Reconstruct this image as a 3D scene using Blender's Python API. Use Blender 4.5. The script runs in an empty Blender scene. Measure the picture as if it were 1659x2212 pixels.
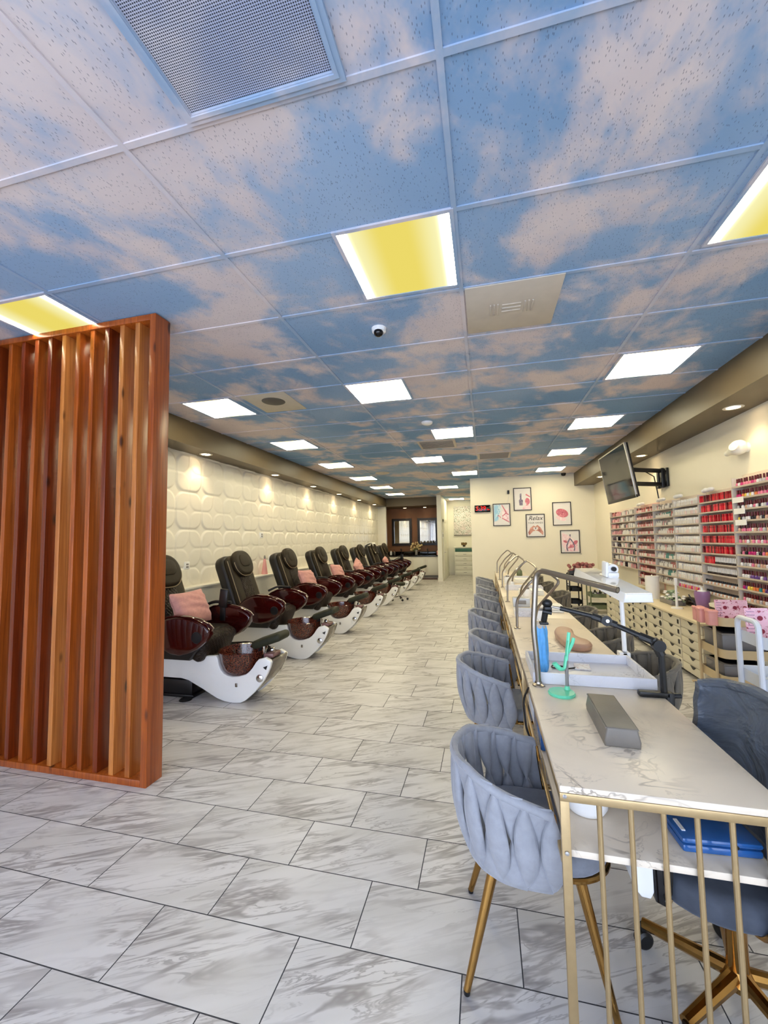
import bpy, bmesh, math, random
from mathutils import Vector, Matrix, noise as mnoise
random.seed(7)
PI = math.pi
scn = bpy.context.scene
COL = scn.collection

# ---------------------------------------------------------------- helpers
def lin(c):
    return tuple((x/12.92 if x <= .04045 else ((x+.055)/1.055)**2.4) for x in [v/255. for v in c])

class NT:
    def __init__(s, name):
        s.m = bpy.data.materials.new(name); s.m.use_nodes = True
        s.t = s.m.node_tree; s.t.nodes.clear()
        s.out = s.t.nodes.new('ShaderNodeOutputMaterial')
    def n(s, typ, **kw):
        nd = s.t.nodes.new(typ)
        for k, v in kw.items(): setattr(nd, k, v)
        return nd
    def put(s, sock, v):
        if isinstance(v, bpy.types.NodeSocket): s.t.links.new(v, sock)
        elif v is not None:
            if isinstance(v, (tuple, list)) and len(v) == 3 and sock.type == 'RGBA': v = (*v, 1)
            sock.default_value = v
    def math(s, op, a, b=None, c=None, clamp=False):
        nd = s.n('ShaderNodeMath', operation=op); nd.use_clamp = clamp
        s.put(nd.inputs[0], a); s.put(nd.inputs[1], b); s.put(nd.inputs[2], c)
        return nd.outputs[0]
    def step(s, x, a, b, lo=0., hi=1.):
        nd = s.n('ShaderNodeMapRange', interpolation_type='SMOOTHSTEP')
        for i, v in enumerate((x, a, b, lo, hi)): s.put(nd.inputs[i], v)
        return nd.outputs[0]
    def mix(s, f, a, b):
        nd = s.n('ShaderNodeMix', data_type='RGBA')
        s.put(nd.inputs[0], f); s.put(nd.inputs[6], a); s.put(nd.inputs[7], b)
        return nd.outputs[2]
    def noise(s, vec, scale, detail=2., rough=.5, dist=0.):
        nd = s.n('ShaderNodeTexNoise')
        s.put(nd.inputs['Vector'], vec); s.put(nd.inputs['Scale'], scale)
        s.put(nd.inputs['Detail'], detail); s.put(nd.inputs['Roughness'], rough); s.put(nd.inputs['Distortion'], dist)
        return nd.outputs[0]
    def obj(s): return s.n('ShaderNodeTexCoord').outputs['Object']
    def mapping(s, vec, scale=(1, 1, 1), rot=(0, 0, 0), loc=(0, 0, 0)):
        nd = s.n('ShaderNodeMapping'); s.put(nd.inputs[0], vec)
        nd.inputs['Location'].default_value = loc; nd.inputs['Rotation'].default_value = rot; nd.inputs['Scale'].default_value = scale
        return nd.outputs[0]
    def sep(s, vec):
        nd = s.n('ShaderNodeSeparateXYZ'); s.put(nd.inputs[0], vec); return nd.outputs
    def comb(s, x, y, z=0.):
        nd = s.n('ShaderNodeCombineXYZ')
        for i, v in enumerate((x, y, z)): s.put(nd.inputs[i], v)
        return nd.outputs[0]
    def bump(s, h, strength=.3, dist=.01):
        nd = s.n('ShaderNodeBump'); s.put(nd.inputs['Height'], h)
        nd.inputs['Strength'].default_value = strength; nd.inputs['Distance'].default_value = dist
        return nd.outputs[0]
    def bsdf(s, col, rough=.5, metal=0., normal=None, **kw):
        b = s.n('ShaderNodeBsdfPrincipled')
        s.put(b.inputs['Base Color'], col); s.put(b.inputs['Roughness'], rough); s.put(b.inputs['Metallic'], metal)
        if normal is not None: s.put(b.inputs['Normal'], normal)
        for k, v in kw.items(): s.put(b.inputs[k.replace('_', ' ')], v)
        s.t.links.new(b.outputs[0], s.out.inputs[0])
        return s.m

def pm(name, rgb, rough=.5, metal=0., var=.06, scale=14., bump=0., bscale=60., **kw):
    """plain painted / moulded surface with a little procedural mottling"""
    t = NT(name); o = t.obj(); c = lin(rgb)
    d = tuple(x*(1-var*2) for x in c); l = tuple(min(1, x*(1+var)) for x in c)
    col = t.mix(t.noise(o, scale, 3), d, l)
    nm = t.bump(t.noise(o, bscale, 3), bump, .004) if bump else None
    return t.bsdf(col, rough, metal, nm, **kw)

class MB:
    """collects shapes, then links them as one mesh object"""
    def __init__(s): s.v = []; s.f = []; s.m = []
    def add(s, vs, fs, mi=0, M=None):
        o = len(s.v)
        for v in vs: s.v.append(tuple(M @ Vector(v)) if M is not None else tuple(v))
        for f in fs: s.f.append(tuple(i+o for i in f)); s.m.append(mi)
        return s
    def bm(s, b, mi=0, M=None):
        b.verts.index_update()
        s.add([v.co[:] for v in b.verts], [[v.index for v in f.verts] for f in b.faces], mi, M); b.free(); return s
    def box(s, x0, x1, y0, y1, z0, z1, bev=0, mi=0, M=None, seg=2):
        b = bmesh.new(); bmesh.ops.create_cube(b, size=1)
        for v in b.verts:
            v.co = Vector(((x0+x1)/2+v.co.x*(x1-x0), (y0+y1)/2+v.co.y*(y1-y0), (z0+z1)/2+v.co.z*(z1-z0)))
        if bev: bmesh.ops.bevel(b, geom=b.edges[:], offset=bev, segments=seg, profile=.5, affect='EDGES')
        return s.bm(b, mi, M)
    def prism(s, poly, axis, a, b_, bev=0, mi=0, M=None, seg=2):
        """2-D outline pushed along an axis: 'y' takes (x,z), 'x' takes (y,z), 'z' takes (x,y)"""
        f = {'y': lambda p, t: (p[0], t, p[1]), 'x': lambda p, t: (t, p[0], p[1]), 'z': lambda p, t: (p[0], p[1], t)}[axis]
        b = bmesh.new()
        v0 = [b.verts.new(f(p, a)) for p in poly]; v1 = [b.verts.new(f(p, b_)) for p in poly]
        n = len(poly); fa = b.faces.new(v0); fb = b.faces.new(v1[::-1])
        for i in range(n): b.faces.new((v0[(i+1) % n], v0[i], v1[i], v1[(i+1) % n]))
        bmesh.ops.recalc_face_normals(b, faces=b.faces[:])
        if bev: bmesh.ops.bevel(b, geom=list(set(fa.edges[:]+fb.edges[:])), offset=bev, segments=seg, profile=.5, affect='EDGES')
        bmesh.ops.triangulate(b, faces=[q for q in b.faces if len(q.verts) > 4])
        return s.bm(b, mi, M)
    def tube(s, pts, r, seg=8, closed=False, mi=0, M=None, cap=True, sq=None):
        P = [Vector(p) for p in pts]; n = len(P)
        R = r if isinstance(r, (list, tuple)) else [r]*n
        vs = []; up = None
        for i in range(n):
            a = P[i-1] if (i > 0 or closed) else P[i]; c = P[(i+1) % n] if (i < n-1 or closed) else P[i]
            t = (c-a).normalized()
            if up is None:
                up = Vector((0, 0, 1)) if abs(t.z) < .9 else Vector((1, 0, 0))
            x = t.cross(up).normalized(); y = x.cross(t).normalized(); up = y
            for k in range(seg):
                q = 2*PI*(k+.5)/seg; rx, ry = (R[i], R[i]) if sq is None else (R[i]*sq[0], R[i]*sq[1])
                vs.append(P[i]+x*math.cos(q)*rx+y*math.sin(q)*ry)
        fs = []
        for i in range(n if closed else n-1):
            j = (i+1) % n
            for k in range(seg): fs.append((i*seg+k, i*seg+(k+1) % seg, j*seg+(k+1) % seg, j*seg+k))
        if cap and not closed: fs.append(tuple(range(seg))[::-1]); fs.append(tuple(range((n-1)*seg, n*seg)))
        return s.add(vs, fs, mi, M)
    def lathe(s, prof, c=(0, 0, 0), seg=20, mi=0, M=None, sx=1, sy=1):
        vs = []; fs = []; n = len(prof)
        for r, z in prof:
            for k in range(seg):
                q = 2*PI*k/seg; vs.append((c[0]+max(r, 1e-4)*math.cos(q)*sx, c[1]+max(r, 1e-4)*math.sin(q)*sy, c[2]+z))
        for i in range(n-1):
            for k in range(seg): fs.append((i*seg+k, i*seg+(k+1) % seg, (i+1)*seg+(k+1) % seg, (i+1)*seg+k))
        if prof[0][0] > 0: fs.append(tuple(range(seg))[::-1])
        if prof[-1][0] > 0: fs.append(tuple(range((n-1)*seg, n*seg)))
        return s.add(vs, fs, mi, M)
    def ball(s, c, r, mi=0, M=None, u=14, v=8):
        rx, ry, rz = r if isinstance(r, (tuple, list)) else (r, r, r)
        b = bmesh.new(); bmesh.ops.create_uvsphere(b, u_segments=u, v_segments=v, radius=1)
        for q in b.verts: q.co = Vector((c[0]+q.co.x*rx, c[1]+q.co.y*ry, c[2]+q.co.z*rz))
        return s.bm(b, mi, M)
    def ring(s, axis, u0, u1, v0, v1, a, b, w, mi=0, M=None):
        """mitred rectangular frame of width w, pushed along an axis from a to b"""
        f = {'y': lambda p, t: (p[0], t, p[1]), 'x': lambda p, t: (t, p[0], p[1]), 'z': lambda p, t: (p[0], p[1], t)}[axis]
        o = [(u0, v0), (u1, v0), (u1, v1), (u0, v1)]; i = [(u0+w, v0+w), (u1-w, v0+w), (u1-w, v1-w), (u0+w, v1-w)]
        vs = [f(p, a) for p in o]+[f(p, a) for p in i]+[f(p, b) for p in o]+[f(p, b) for p in i]; fs = []
        for k in range(4):
            n = (k+1) % 4
            fs += [(k, n, 4+n, 4+k), (8+k, 12+k, 12+n, 8+n), (k, 8+k, 8+n, n), (4+k, 4+n, 12+n, 12+k)]
        return s.add(vs, fs, mi, M)
    def surf(s, fn, nu, nv, mi=0, M=None, cu=False):
        vs = [fn(i/(nu if cu else nu-1), j/(nv-1)) for i in range(nu) for j in range(nv)]
        fs = []
        for i in range(nu if cu else nu-1):
            for j in range(nv-1):
                a = (i+1) % nu; fs.append((i*nv+j, a*nv+j, a*nv+j+1, i*nv+j+1))
        return s.add(vs, fs, mi, M)
    def build(s, name, mats, parent=None, loc=None, smooth=35, kind=None):
        me = bpy.data.meshes.new(name)
        off = Vector(parent.get('_o', (0, 0, 0))) if parent else Vector((0, 0, 0)); pos = Vector(loc) if loc else Vector((0, 0, 0))
        me.from_pydata([tuple(Vector(v)-off) for v in s.v], [], s.f)
        for m in (mats if isinstance(mats, (list, tuple)) else [mats]): me.materials.append(m)
        me.polygons.foreach_set('material_index', s.m)
        b = bmesh.new(); b.from_mesh(me); bmesh.ops.recalc_face_normals(b, faces=b.faces[:]); b.to_mesh(me); b.free()
        if smooth:
            me.polygons.foreach_set('use_smooth', [True]*len(me.polygons)); me.set_sharp_from_angle(angle=math.radians(smooth))
        me.update()
        o = bpy.data.objects.new(name, me); COL.objects.link(o)
        if parent: o.parent = parent; o['_o'] = tuple(off)
        else: o.location = pos; o['_o'] = tuple(pos)
        if kind: o['kind'] = kind
        return o

def tag(o, label, cat, group=None, kind=None):
    o['label'] = label; o['category'] = cat
    if group: o['group'] = group
    if kind: o['kind'] = kind
    return o
def thing(name, label, cat, loc=(0, 0, 0), group=None):
    o = bpy.data.objects.new(name, None); o.empty_display_size = .1; COL.objects.link(o)
    o.location = loc; o['_o'] = tuple(loc)
    return tag(o, label, cat, group)
def struct(name, mb, m, loc=None, smooth=35): return mb.build(name, m, None, loc, smooth, 'structure')
def dup(root, loc, rz=0., label=None, group=None, skip=(), scale=None):
    def cp(o, par):
        c = o.copy(); COL.objects.link(c); c.parent = par
        for ch in [q for q in KIDS.get(o.name, [])]:
            if ch.name.split('.')[0] not in skip: cp(ch, c)
        return c
    KIDS = {}
    for q in bpy.data.objects:
        if q.parent: KIDS.setdefault(q.parent.name, []).append(q)
    r = cp(root, None); r.location = loc; r.rotation_euler = (0, 0, rz)
    if scale: r.scale = scale
    if label: r['label'] = label
    if group: r['group'] = group
    return r
def fillet(pts, r, n=5, closed=False):
    P = [Vector(p) for p in pts]; out = []; N = len(P)
    for i, p in enumerate(P):
        if not closed and i in (0, N-1): out.append(p); continue
        a = (P[i-1]-p); b = (P[(i+1) % N]-p); d = min(r, a.length*.49, b.length*.49)
        A = p+a.normalized()*d; B = p+b.normalized()*d
        for k in range(n+1):
            t = k/n; out.append(A*(1-t)**2+p*2*t*(1-t)+B*t*t)
    return out
def RM(axis, deg, at=(0, 0, 0)):
    return Matrix.Translation(at) @ Matrix.Rotation(math.radians(deg), 4, axis)
def rrect(w, h, r, n=5, cx=0, cy=0):
    out = []
    for sx, sy, a0 in ((1, 1, 0), (-1, 1, 90), (-1, -1, 180), (1, -1, 270)):
        for k in range(n+1):
            a = math.radians(a0+90*k/n); out.append((cx+sx*(w/2-r)+r*math.cos(a), cy+sy*(h/2-r)+r*math.sin(a)))
    return out
def text_mesh(name, body, size, m, M, parent, ext=.002, align='CENTER', shear=0.):
    cu = bpy.data.curves.new(name, 'FONT'); cu.body = body; cu.size = size; cu.extrude = ext; cu.align_x = align; cu.align_y = 'CENTER'; cu.shear = shear
    o = bpy.data.objects.new(name+'_tmp', cu); COL.objects.link(o)
    bpy.context.view_layer.update()
    me = bpy.data.meshes.new_from_object(o.evaluated_get(bpy.context.evaluated_depsgraph_get()))
    bpy.data.objects.remove(o); bpy.data.curves.remove(cu)
    off = Vector(parent.get('_o', (0, 0, 0)))
    me.transform(Matrix.Translation(-off) @ M); me.materials.clear(); me.materials.append(m); me.name = name
    q = bpy.data.objects.new(name, me); COL.objects.link(q); q.parent = parent; q['_o'] = tuple(off)
    return q
ORD = ['first', 'second', 'third', 'fourth', 'fifth', 'sixth', 'seventh', 'eighth', 'ninth', 'tenth', 'eleventh', 'twelfth']
# ---------------------------------------------------------------- materials
def m_floor():
    t = NT('marble floor tile'); x, y, _ = t.sep(t.obj())[:3]
    yy = t.math('DIVIDE', t.math('SUBTRACT', y, 1.534), .305)
    row = t.math('FLOOR', yy); fv = t.math('FRACT', yy)
    xx = t.math('DIVIDE', t.math('SUBTRACT', t.math('SUBTRACT', x, -.531), t.math('MULTIPLY', row, .2033)), .61)
    tx = t.math('FLOOR', xx); fu = t.math('FRACT', xx)
    du = t.math('MULTIPLY', t.math('MINIMUM', fu, t.math('SUBTRACT', 1., fu)), .61)
    dv = t.math('MULTIPLY', t.math('MINIMUM', fv, t.math('SUBTRACT', 1., fv)), .305)
    grout = t.math('LESS_THAN', t.math('MINIMUM', du, dv), .0022)
    wn = t.n('ShaderNodeTexWhiteNoise', noise_dimensions='2D'); t.put(wn.inputs['Vector'], t.comb(tx, row))
    off = t.n('ShaderNodeVectorMath', operation='SCALE'); t.put(off.inputs[0], wn.outputs['Color']); off.inputs['Scale'].default_value = 37.
    p = t.n('ShaderNodeVectorMath', operation='ADD'); t.put(p.inputs[0], t.comb(x, y)); t.put(p.inputs[1], off.outputs[0])
    rot = t.mapping(t.mapping(p.outputs[0], rot=(0, 0, math.radians(-27))), (.9, 6.2, 1))
    n1 = t.noise(rot, 1.5, 4, .55, .7); n2 = t.noise(t.mapping(rot, loc=(5, 3, 0)), 2.4, 5, .6, .9)
    v1 = t.step(t.math('ABSOLUTE', t.math('SUBTRACT', n1, .5)), 0., .055, 1., 0.)
    v2 = t.step(t.math('ABSOLUTE', t.math('SUBTRACT', n2, .52)), 0., .03, 1., 0.)
    patch = t.step(t.noise(t.mapping(p.outputs[0], (1, 2.2, 1), (0, 0, -.4), (9, 2, 0)), 2.0, 3), .33, .6)
    v = t.math('MULTIPLY', t.math('MAXIMUM', t.math('MULTIPLY', v1, .72), t.math('MULTIPLY', v2, .6)), t.math('ADD', t.math('MULTIPLY', patch, .9), .12), clamp=True)
    cl = t.noise(t.mapping(rot, loc=(2, 8, 0)), 1.1, 3)
    base = t.mix(t.step(cl, .35, .75), lin((216, 213, 212)), lin((198, 195, 192)))
    col = t.mix(v, base, lin((126, 119, 118)))
    col = t.mix(grout, col, lin((62, 62, 66)))
    h = t.math('SUBTRACT', 1., grout)
    return t.bsdf(col, t.math('ADD', t.math('MULTIPLY', grout, .5), .3), 0, t.bump(h, .5, .002), Specular_IOR_Level=.35)

def m_mural():
    t = NT('cloud mural ceiling tile'); o = t.obj(); x, y, _ = t.sep(o)[:3]
    w = t.mapping(o, (1., 1., 0), (0, 0, .35))
    n = t.noise(w, .95, 6, .56, .35); n2 = t.noise(t.mapping(w, (1.5, 1, 1), loc=(3.3, 7.1, 0)), 2.3, 5, .6, .4)
    s = t.math('ADD', t.math('MULTIPLY', n, .72), t.math('MULTIPLY', n2, .28))
    f = t.step(s, .46, .57)
    sky = t.mix(t.step(t.noise(t.mapping(o, loc=(1, 4, 0)), .55, 2), .35, .65), lin((122, 156, 192)), lin((152, 176, 204)))
    cl = t.mix(t.noise(t.mapping(o, loc=(7, 1, 0)), 2.0, 3), lin((196, 184, 188)), lin((226, 214, 208)))
    col = t.mix(f, sky, cl)
    spk = None
    for ang, sd in ((.5, 0), (-.9, 3)):
        vo = t.n('ShaderNodeTexVoronoi'); t.put(vo.inputs['Vector'], t.mapping(o, (1., .36, 0), (0, 0, ang), (sd, sd*2, 0))); vo.inputs['Scale'].default_value = 105; vo.inputs['Randomness'].default_value = 1.
        sc_ = t.sep(vo.outputs['Color'])
        k = t.math('MULTIPLY', t.step(vo.outputs['Distance'], .10, .2, 1., 0.), t.math('GREATER_THAN', sc_[0], .08))
        spk = k if spk is None else t.math('MAXIMUM', spk, k)
    col2 = t.mix(t.math('MULTIPLY', spk, .55), col, lin((74, 76, 92)))
    hh = t.math('SUBTRACT', 1., spk)
    return t.bsdf(col2, .85, 0, t.bump(hh, .35, .003), Specular_IOR_Level=.15)
def m_grid():
    t = NT('painted ceiling grid'); o = t.obj()
    w = t.mapping(o, (1., 1., 0), (0, 0, .35))
    n = t.noise(w, .95, 6, .56, .35); n2 = t.noise(t.mapping(w, (1.5, 1, 1), loc=(3.3, 7.1, 0)), 2.3, 5, .6, .4)
    s = t.math('ADD', t.math('MULTIPLY', n, .72), t.math('MULTIPLY', n2, .28))
    col = t.mix(t.step(s, .445, .585), lin((146, 170, 198)), lin((212, 202, 204)))
    return t.bsdf(col, .6)
def m_marble(name, a=(228, 214, 194), b=(112, 98, 86), scale=2.6, rough=.3):
    t = NT(name); o = t.obj()
    r = t.mapping(o, (1, 1, 1), (0, 0, .5))
    n1 = t.noise(r, scale, 5, .55, .9); n2 = t.noise(t.mapping(r, loc=(4, 2, 1)), scale*2, 5, .6, .7)
    v1 = t.step(t.math('ABSOLUTE', t.math('SUBTRACT', n1, .5)), 0., .014, 1., 0.)
    v2 = t.step(t.math('ABSOLUTE', t.math('SUBTRACT', n2, .53)), 0., .016, 1., 0.)
    patch = t.step(t.noise(t.mapping(r, loc=(8, 8, 0)), scale*.8, 2), .44, .66)
    v = t.math('MULTIPLY', t.math('MAXIMUM', t.math('MULTIPLY', v1, .75), t.math('MULTIPLY', v2, .45)), patch, clamp=True)
    haze = t.math('MULTIPLY', t.step(n1, .45, .7), .12)
    col = t.mix(v, t.mix(haze, lin(a), lin(b)), lin(b))
    return t.bsdf(col, rough, 0, Specular_IOR_Level=.35)
def m_wood(name, hue, k):
    """red cedar board, grain along z, a few dark knots"""
    t = NT(name); o = t.obj()
    oi = t.n('ShaderNodeObjectInfo').outputs['Random']
    ov = t.n('ShaderNodeVectorMath', operation='ADD'); t.put(ov.inputs[0], o); t.put(ov.inputs[1], t.comb(t.math('MULTIPLY', oi, 31.), t.math('MULTIPLY', oi, 17.), t.math('MULTIPLY', oi, 23.)))
    g = t.noise(t.mapping(ov.outputs[0], (38, 38, 1.1)), 1.6, 5, .6, .8)
    b = t.noise(t.mapping(ov.outputs[0], (7, 7, .5)), 1.1, 3)
    c0, c1 = lin(hue[0]), lin(hue[1])
    col = t.mix(t.step(t.math('ADD', t.math('MULTIPLY', g, .6), t.math('MULTIPLY', b, .4)), .3, .72), c0, c1)
    vo = t.n('ShaderNodeTexVoronoi'); t.put(vo.inputs['Vector'], t.mapping(ov.outputs[0], (9., 9., 3.4))); vo.inputs['Scale'].default_value = 1.
    kn = t.step(vo.outputs['Distance'], .06, .21, 1., 0.)
    sel = t.math('GREATER_THAN', t.sep(vo.outputs['Color'])[0], .8)
    col = t.mix(t.math('MULTIPLY', t.math('MULTIPLY', kn, sel), .9), col, lin((48, 14, 6)))
    return t.bsdf(col, .3, 0, t.bump(g, .12, .002), Coat_Weight=.12, Coat_Roughness=.3)
def m_velvet(name, rgb, rim=(210, 215, 235)):
    t = NT(name); o = t.obj(); c = lin(rgb)
    n = t.noise(o, 26, 4, .6, .4)
    col = t.mix(n, tuple(x*.72 for x in c), tuple(min(1, x*1.18) for x in c))
    return t.bsdf(col, .8, 0, t.bump(t.noise(o, 260, 2), .12, .002), Sheen_Weight=.6, Sheen_Roughness=.4, Sheen_Tint=(*lin(rim), 1))
def m_leather(name, rgb, rough=.5, quilt=False):
    t = NT(name); o = t.obj(); c = lin(rgb)
    n = t.noise(o, 9, 4)
    col = t.mix(n, tuple(x*.7 for x in c), tuple(min(1, x*1.25) for x in c))
    if quilt:
        x, y, z = t.sep(o)[:3]
        a = t.math('ABSOLUTE', t.math('SINE', t.math('MULTIPLY', t.math('ADD', y, t.math('MULTIPLY', z, .9)), 75.)))
        b = t.math('ABSOLUTE', t.math('SINE', t.math('MULTIPLY', t.math('SUBTRACT', y, t.math('MULTIPLY', z, .9)), 75.)))
        h = t.math('MINIMUM', a, b)
        col = t.mix(t.step(h, .05, .5, .55, 0.), col, lin((10, 6, 4)))
        nm = t.bump(h, .8, .006)
    else: nm = t.bump(t.noise(o, 120, 3), .2, .002)
    return t.bsdf(col, rough, 0, nm, Specular_IOR_Level=.3)
def m_bowl():
    t = NT('mottled red glass bowl'); o = t.obj()
    vo = t.n('ShaderNodeTexVoronoi', feature='DISTANCE_TO_EDGE'); t.put(vo.inputs['Vector'], t.mapping(o, (1, 1, 1))); vo.inputs['Scale'].default_value = 55
    n = t.noise(o, 40, 4, .6, 1.)
    f = t.step(t.math('ADD', t.math('MULTIPLY', vo.outputs['Distance'], 1.6), t.math('MULTIPLY', n, .5)), .25, .55)
    col = t.mix(f, lin((112, 58, 40)), lin((48, 12, 10)))
    return t.bsdf(col, .1, 0, t.bump(n, .3, .003), Coat_Weight=.7, Coat_Roughness=.05)
def m_emit(name, rgb, s):
    t = NT(name); o = t.obj()
    e = t.n('ShaderNodeEmission'); c = lin(rgb)
    t.put(e.inputs[0], t.mix(t.noise(o, 8), tuple(x*.97 for x in c), c)); e.inputs[1].default_value = s
    t.t.links.new(e.outputs[0], t.out.inputs[0]); return t.m
def m_panel(name, white, amber, wcol=(255, 242, 208), acol=(250, 236, 120), wid=(.13, .27)):
    """back-lit diffuser: two bright tubes near the sides, weaker amber glow between"""
    t = NT(name); x, y, _ = t.sep(t.obj())[:3]
    ax = t.math('ABSOLUTE', x)
    f = t.math('POWER', t.step(ax, wid[0], wid[1]), 4.)
    e = t.n('ShaderNodeEmission')
    a = tuple(c*amber for c in lin(acol)); w = tuple(c*white for c in lin(wcol)); p = tuple(c*amber*1.08 for c in lin((255, 250, 190)))
    t.put(e.inputs[0], t.mix(f, t.mix(t.step(ax, .06, .24), a, p), w)); e.inputs[1].default_value = 1.
    t.t.links.new(e.outputs[0], t.out.inputs[0]); return t.m
def m_swirl(name, pal, scale, seed=0, rough=.4):
    """loose watercolour blotches for small prints"""
    t = NT(name); o = t.mapping(t.obj(), loc=(seed*3.1, seed*1.7, seed*2.3))
    n = t.noise(o, scale, 4, .6, 1.2); n2 = t.noise(t.mapping(o, loc=(5, 5, 5)), scale*1.4, 3, .5, .8)
    col = t.mix(t.step(n, .5, .62), lin(pal[0]), lin(pal[1]))
    col = t.mix(t.step(n2, .58, .66), col, lin(pal[2]))
    return t.bsdf(col, rough)

M = {}
M['floor'] = m_floor(); M['mural'] = m_mural(); M['grid'] = m_grid()
M['wall'] = pm('cream wall paint', (238, 231, 212), .55, bump=.05, bscale=180, var=.015, scale=3)
M['wallw'] = pm('white wall paint', (240, 238, 226), .5, bump=.03, bscale=180, var=.015, scale=3)
M['panel3d'] = pm('white sculpted wall panel', (240, 235, 222), .35, var=.012, scale=3)
M['soffit'] = pm('taupe soffit paint', (100, 86, 62), .45, var=.05, scale=4, bump=.05, bscale=90)
M['brown'] = pm('brown wall paint', (132, 88, 56), .5, var=.05, scale=4)
M['trimw'] = pm('white trim paint', (236, 232, 220), .4, var=.02)
M['marble'] = m_marble('white veined table marble')
M['marbleT'] = m_marble('grey veined tray marble', (226, 226, 232), (140, 140, 152), 6., .25)
M['gold'] = pm('champagne gold metal', (192, 166, 122), .34, .7, var=.06, scale=40)
M['brass'] = pm('polished brass', (176, 134, 74), .18, 1., var=.06, scale=20)
M['steel'] = pm('brushed steel', (158, 150, 140), .3, 1., var=.01, scale=30)
M['chrome'] = pm('chrome', (215, 215, 215), .08, 1., var=.03)
M['black'] = pm('black plastic', (18, 18, 20), .4, var=.1)
M['blackg'] = pm('gloss black plastic', (10, 10, 12), .12, var=.1)
M['dark'] = pm('dark moulded shell', (20, 16, 16), .35, var=.1)
M['white'] = pm('white plastic', (240, 240, 240), .3, var=.015)
M['whiteg'] = pm('gloss white shell', (244, 243, 240), .08, var=.01, Coat_Weight=.5)
M['taupe'] = pm('taupe gloss shell', (104, 94, 84), .15, var=.05)
M['burg'] = pm('burgundy lacquer', (56, 8, 7), .1, var=.12, scale=6, Coat_Weight=.6)
M['leather'] = m_leather('dark brown leather', (44, 35, 22)); M['quilt'] = m_leather('quilted dark brown leather', (42, 29, 20), .45, True)
M['seatblk'] = m_leather('near black leather', (30, 26, 22))
M['pipe'] = pm('beige piping', (150, 132, 104), .5)
M['bowl'] = m_bowl()
M['olive'] = m_leather('olive leather pad', (44, 45, 32), .55)
M['pink'] = m_velvet('pink velvet', (214, 156, 148), (240, 200, 200))
M['towel'] = pm('white towelling', (240, 238, 232), .9, bump=.6, bscale=220, var=.04, scale=30)
M['velvet'] = m_velvet('grey blue velvet', (154, 156, 163), (212, 216, 228))
M['velvets'] = m_velvet('grey velvet seat', (128, 132, 142))
M['velvetd'] = m_velvet('taupe grey velvet', (112, 106, 96), (180, 176, 160))
def m_jacket():
    t = NT('wrinkled slate leather'); o = t.obj(); c = lin((86, 94, 106))
    n = t.noise(t.mapping(o, (1, 1, 1.5), (.6, .3, .4)), 4.5, 4, .5, 1.1)
    col = t.mix(n, tuple(x*.55 for x in c), tuple(x*1.5 for x in c))
    return t.bsdf(col, .4, 0, t.bump(n, .8, .05))
M['jacket'] = m_jacket()
M['slate'] = m_velvet('slate velvet', (70, 76, 88), (150, 160, 180))
M['wood'] = [m_wood('cedar red', ((84, 24, 5), (134, 54, 13)), 0), m_wood('cedar orange', ((120, 50, 11), (184, 94, 30)), 1), m_wood('cedar pale', ((150, 78, 28), (206, 132, 66)), 2)]
M['panelA'] = m_panel('amber lit diffuser', 70., .92, acol=(250, 230, 112), wid=(.18, .305))
M['panelB'] = m_panel('white lit diffuser', 36., 4.0, acol=(255, 242, 160), wid=(.04, .24))
M['panelC'] = m_panel('bright lit diffuser', 30., 10., acol=(255, 240, 170), wid=(.0, .2))
M['lamp'] = m_emit('warm downlight lens', (255, 226, 180), 25)
M['metalw'] = pm('white enamelled metal', (226, 230, 238), .4, var=.02)
M['drawer'] = pm('ivory drawer front', (228, 220, 198), .45, var=.02)
M['counter'] = pm('cream laminate', (228, 212, 178), .35, var=.03)
M['beige'] = pm('beige enamel', (214, 192, 152), .4, var=.03)
M['greyp'] = pm('grey plastic', (132, 128, 126), .4, var=.06)
M['green'] = pm('sage green metal', (112, 122, 92), .45, var=.05)
M['teal'] = pm('mint plastic', (110, 220, 178), .3, var=.04)
M['tan'] = m_leather('tan hand rest leather', (182, 146, 124), .35)
M['greyrest'] = m_leather('grey hand rest leather', (122, 116, 108), .4)
M['blue'] = pm('blue plastic film', (96, 176, 240), .35, var=.12, scale=40, bump=.5, bscale=60)
M['bluebox'] = pm('translucent blue plastic', (46, 100, 168), .15, var=.15, scale=12)
M['purple'] = pm('purple glazed ceramic', (150, 112, 160), .25, var=.06)
M['pinkp'] = pm('pink plastic', (240, 170, 164), .35, var=.04)
M['blackc'] = pm('black stone counter', (12, 11, 11), .12, var=.3, scale=60)
M['silver'] = pm('silver bezel', (176, 172, 164), .35, .6)
M['screen'] = pm('tv glass', (26, 28, 24), .07, var=.05)
M['mirror'] = pm('mirror', (236, 238, 236), .02, 1., var=.0)
M['frame'] = pm('dark espresso frame', (24, 14, 10), .3)
M['paper'] = pm('white paper', (242, 240, 238), .6, var=.02)
M['leaf'] = pm('green leaf', (86, 120, 70), .5, var=.2, scale=30)
M['flower'] = pm('cream petals', (232, 206, 150), .6, var=.12, scale=30)
M['ink'] = pm('dark ink', (48, 44, 50), .6)
M['red'] = m_emit('red LED', (255, 40, 34), 2.2)
M['glass'] = pm('clear acrylic', (214, 206, 196), .15, var=.02, Transmission_Weight=.0)
M['rack'] = pm('taupe rack board', (228, 212, 196), .4, var=.04)
M['rackp'] = pm('rose rack board', (222, 182, 170), .4, var=.05)
M['shelf'] = pm('acrylic shelf edge', (196, 182, 168), .25, var=.05)
M['card'] = m_swirl('pink leaflet print', ((246, 196, 216), (250, 214, 226), (170, 60, 84)), 34, 2)
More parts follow.
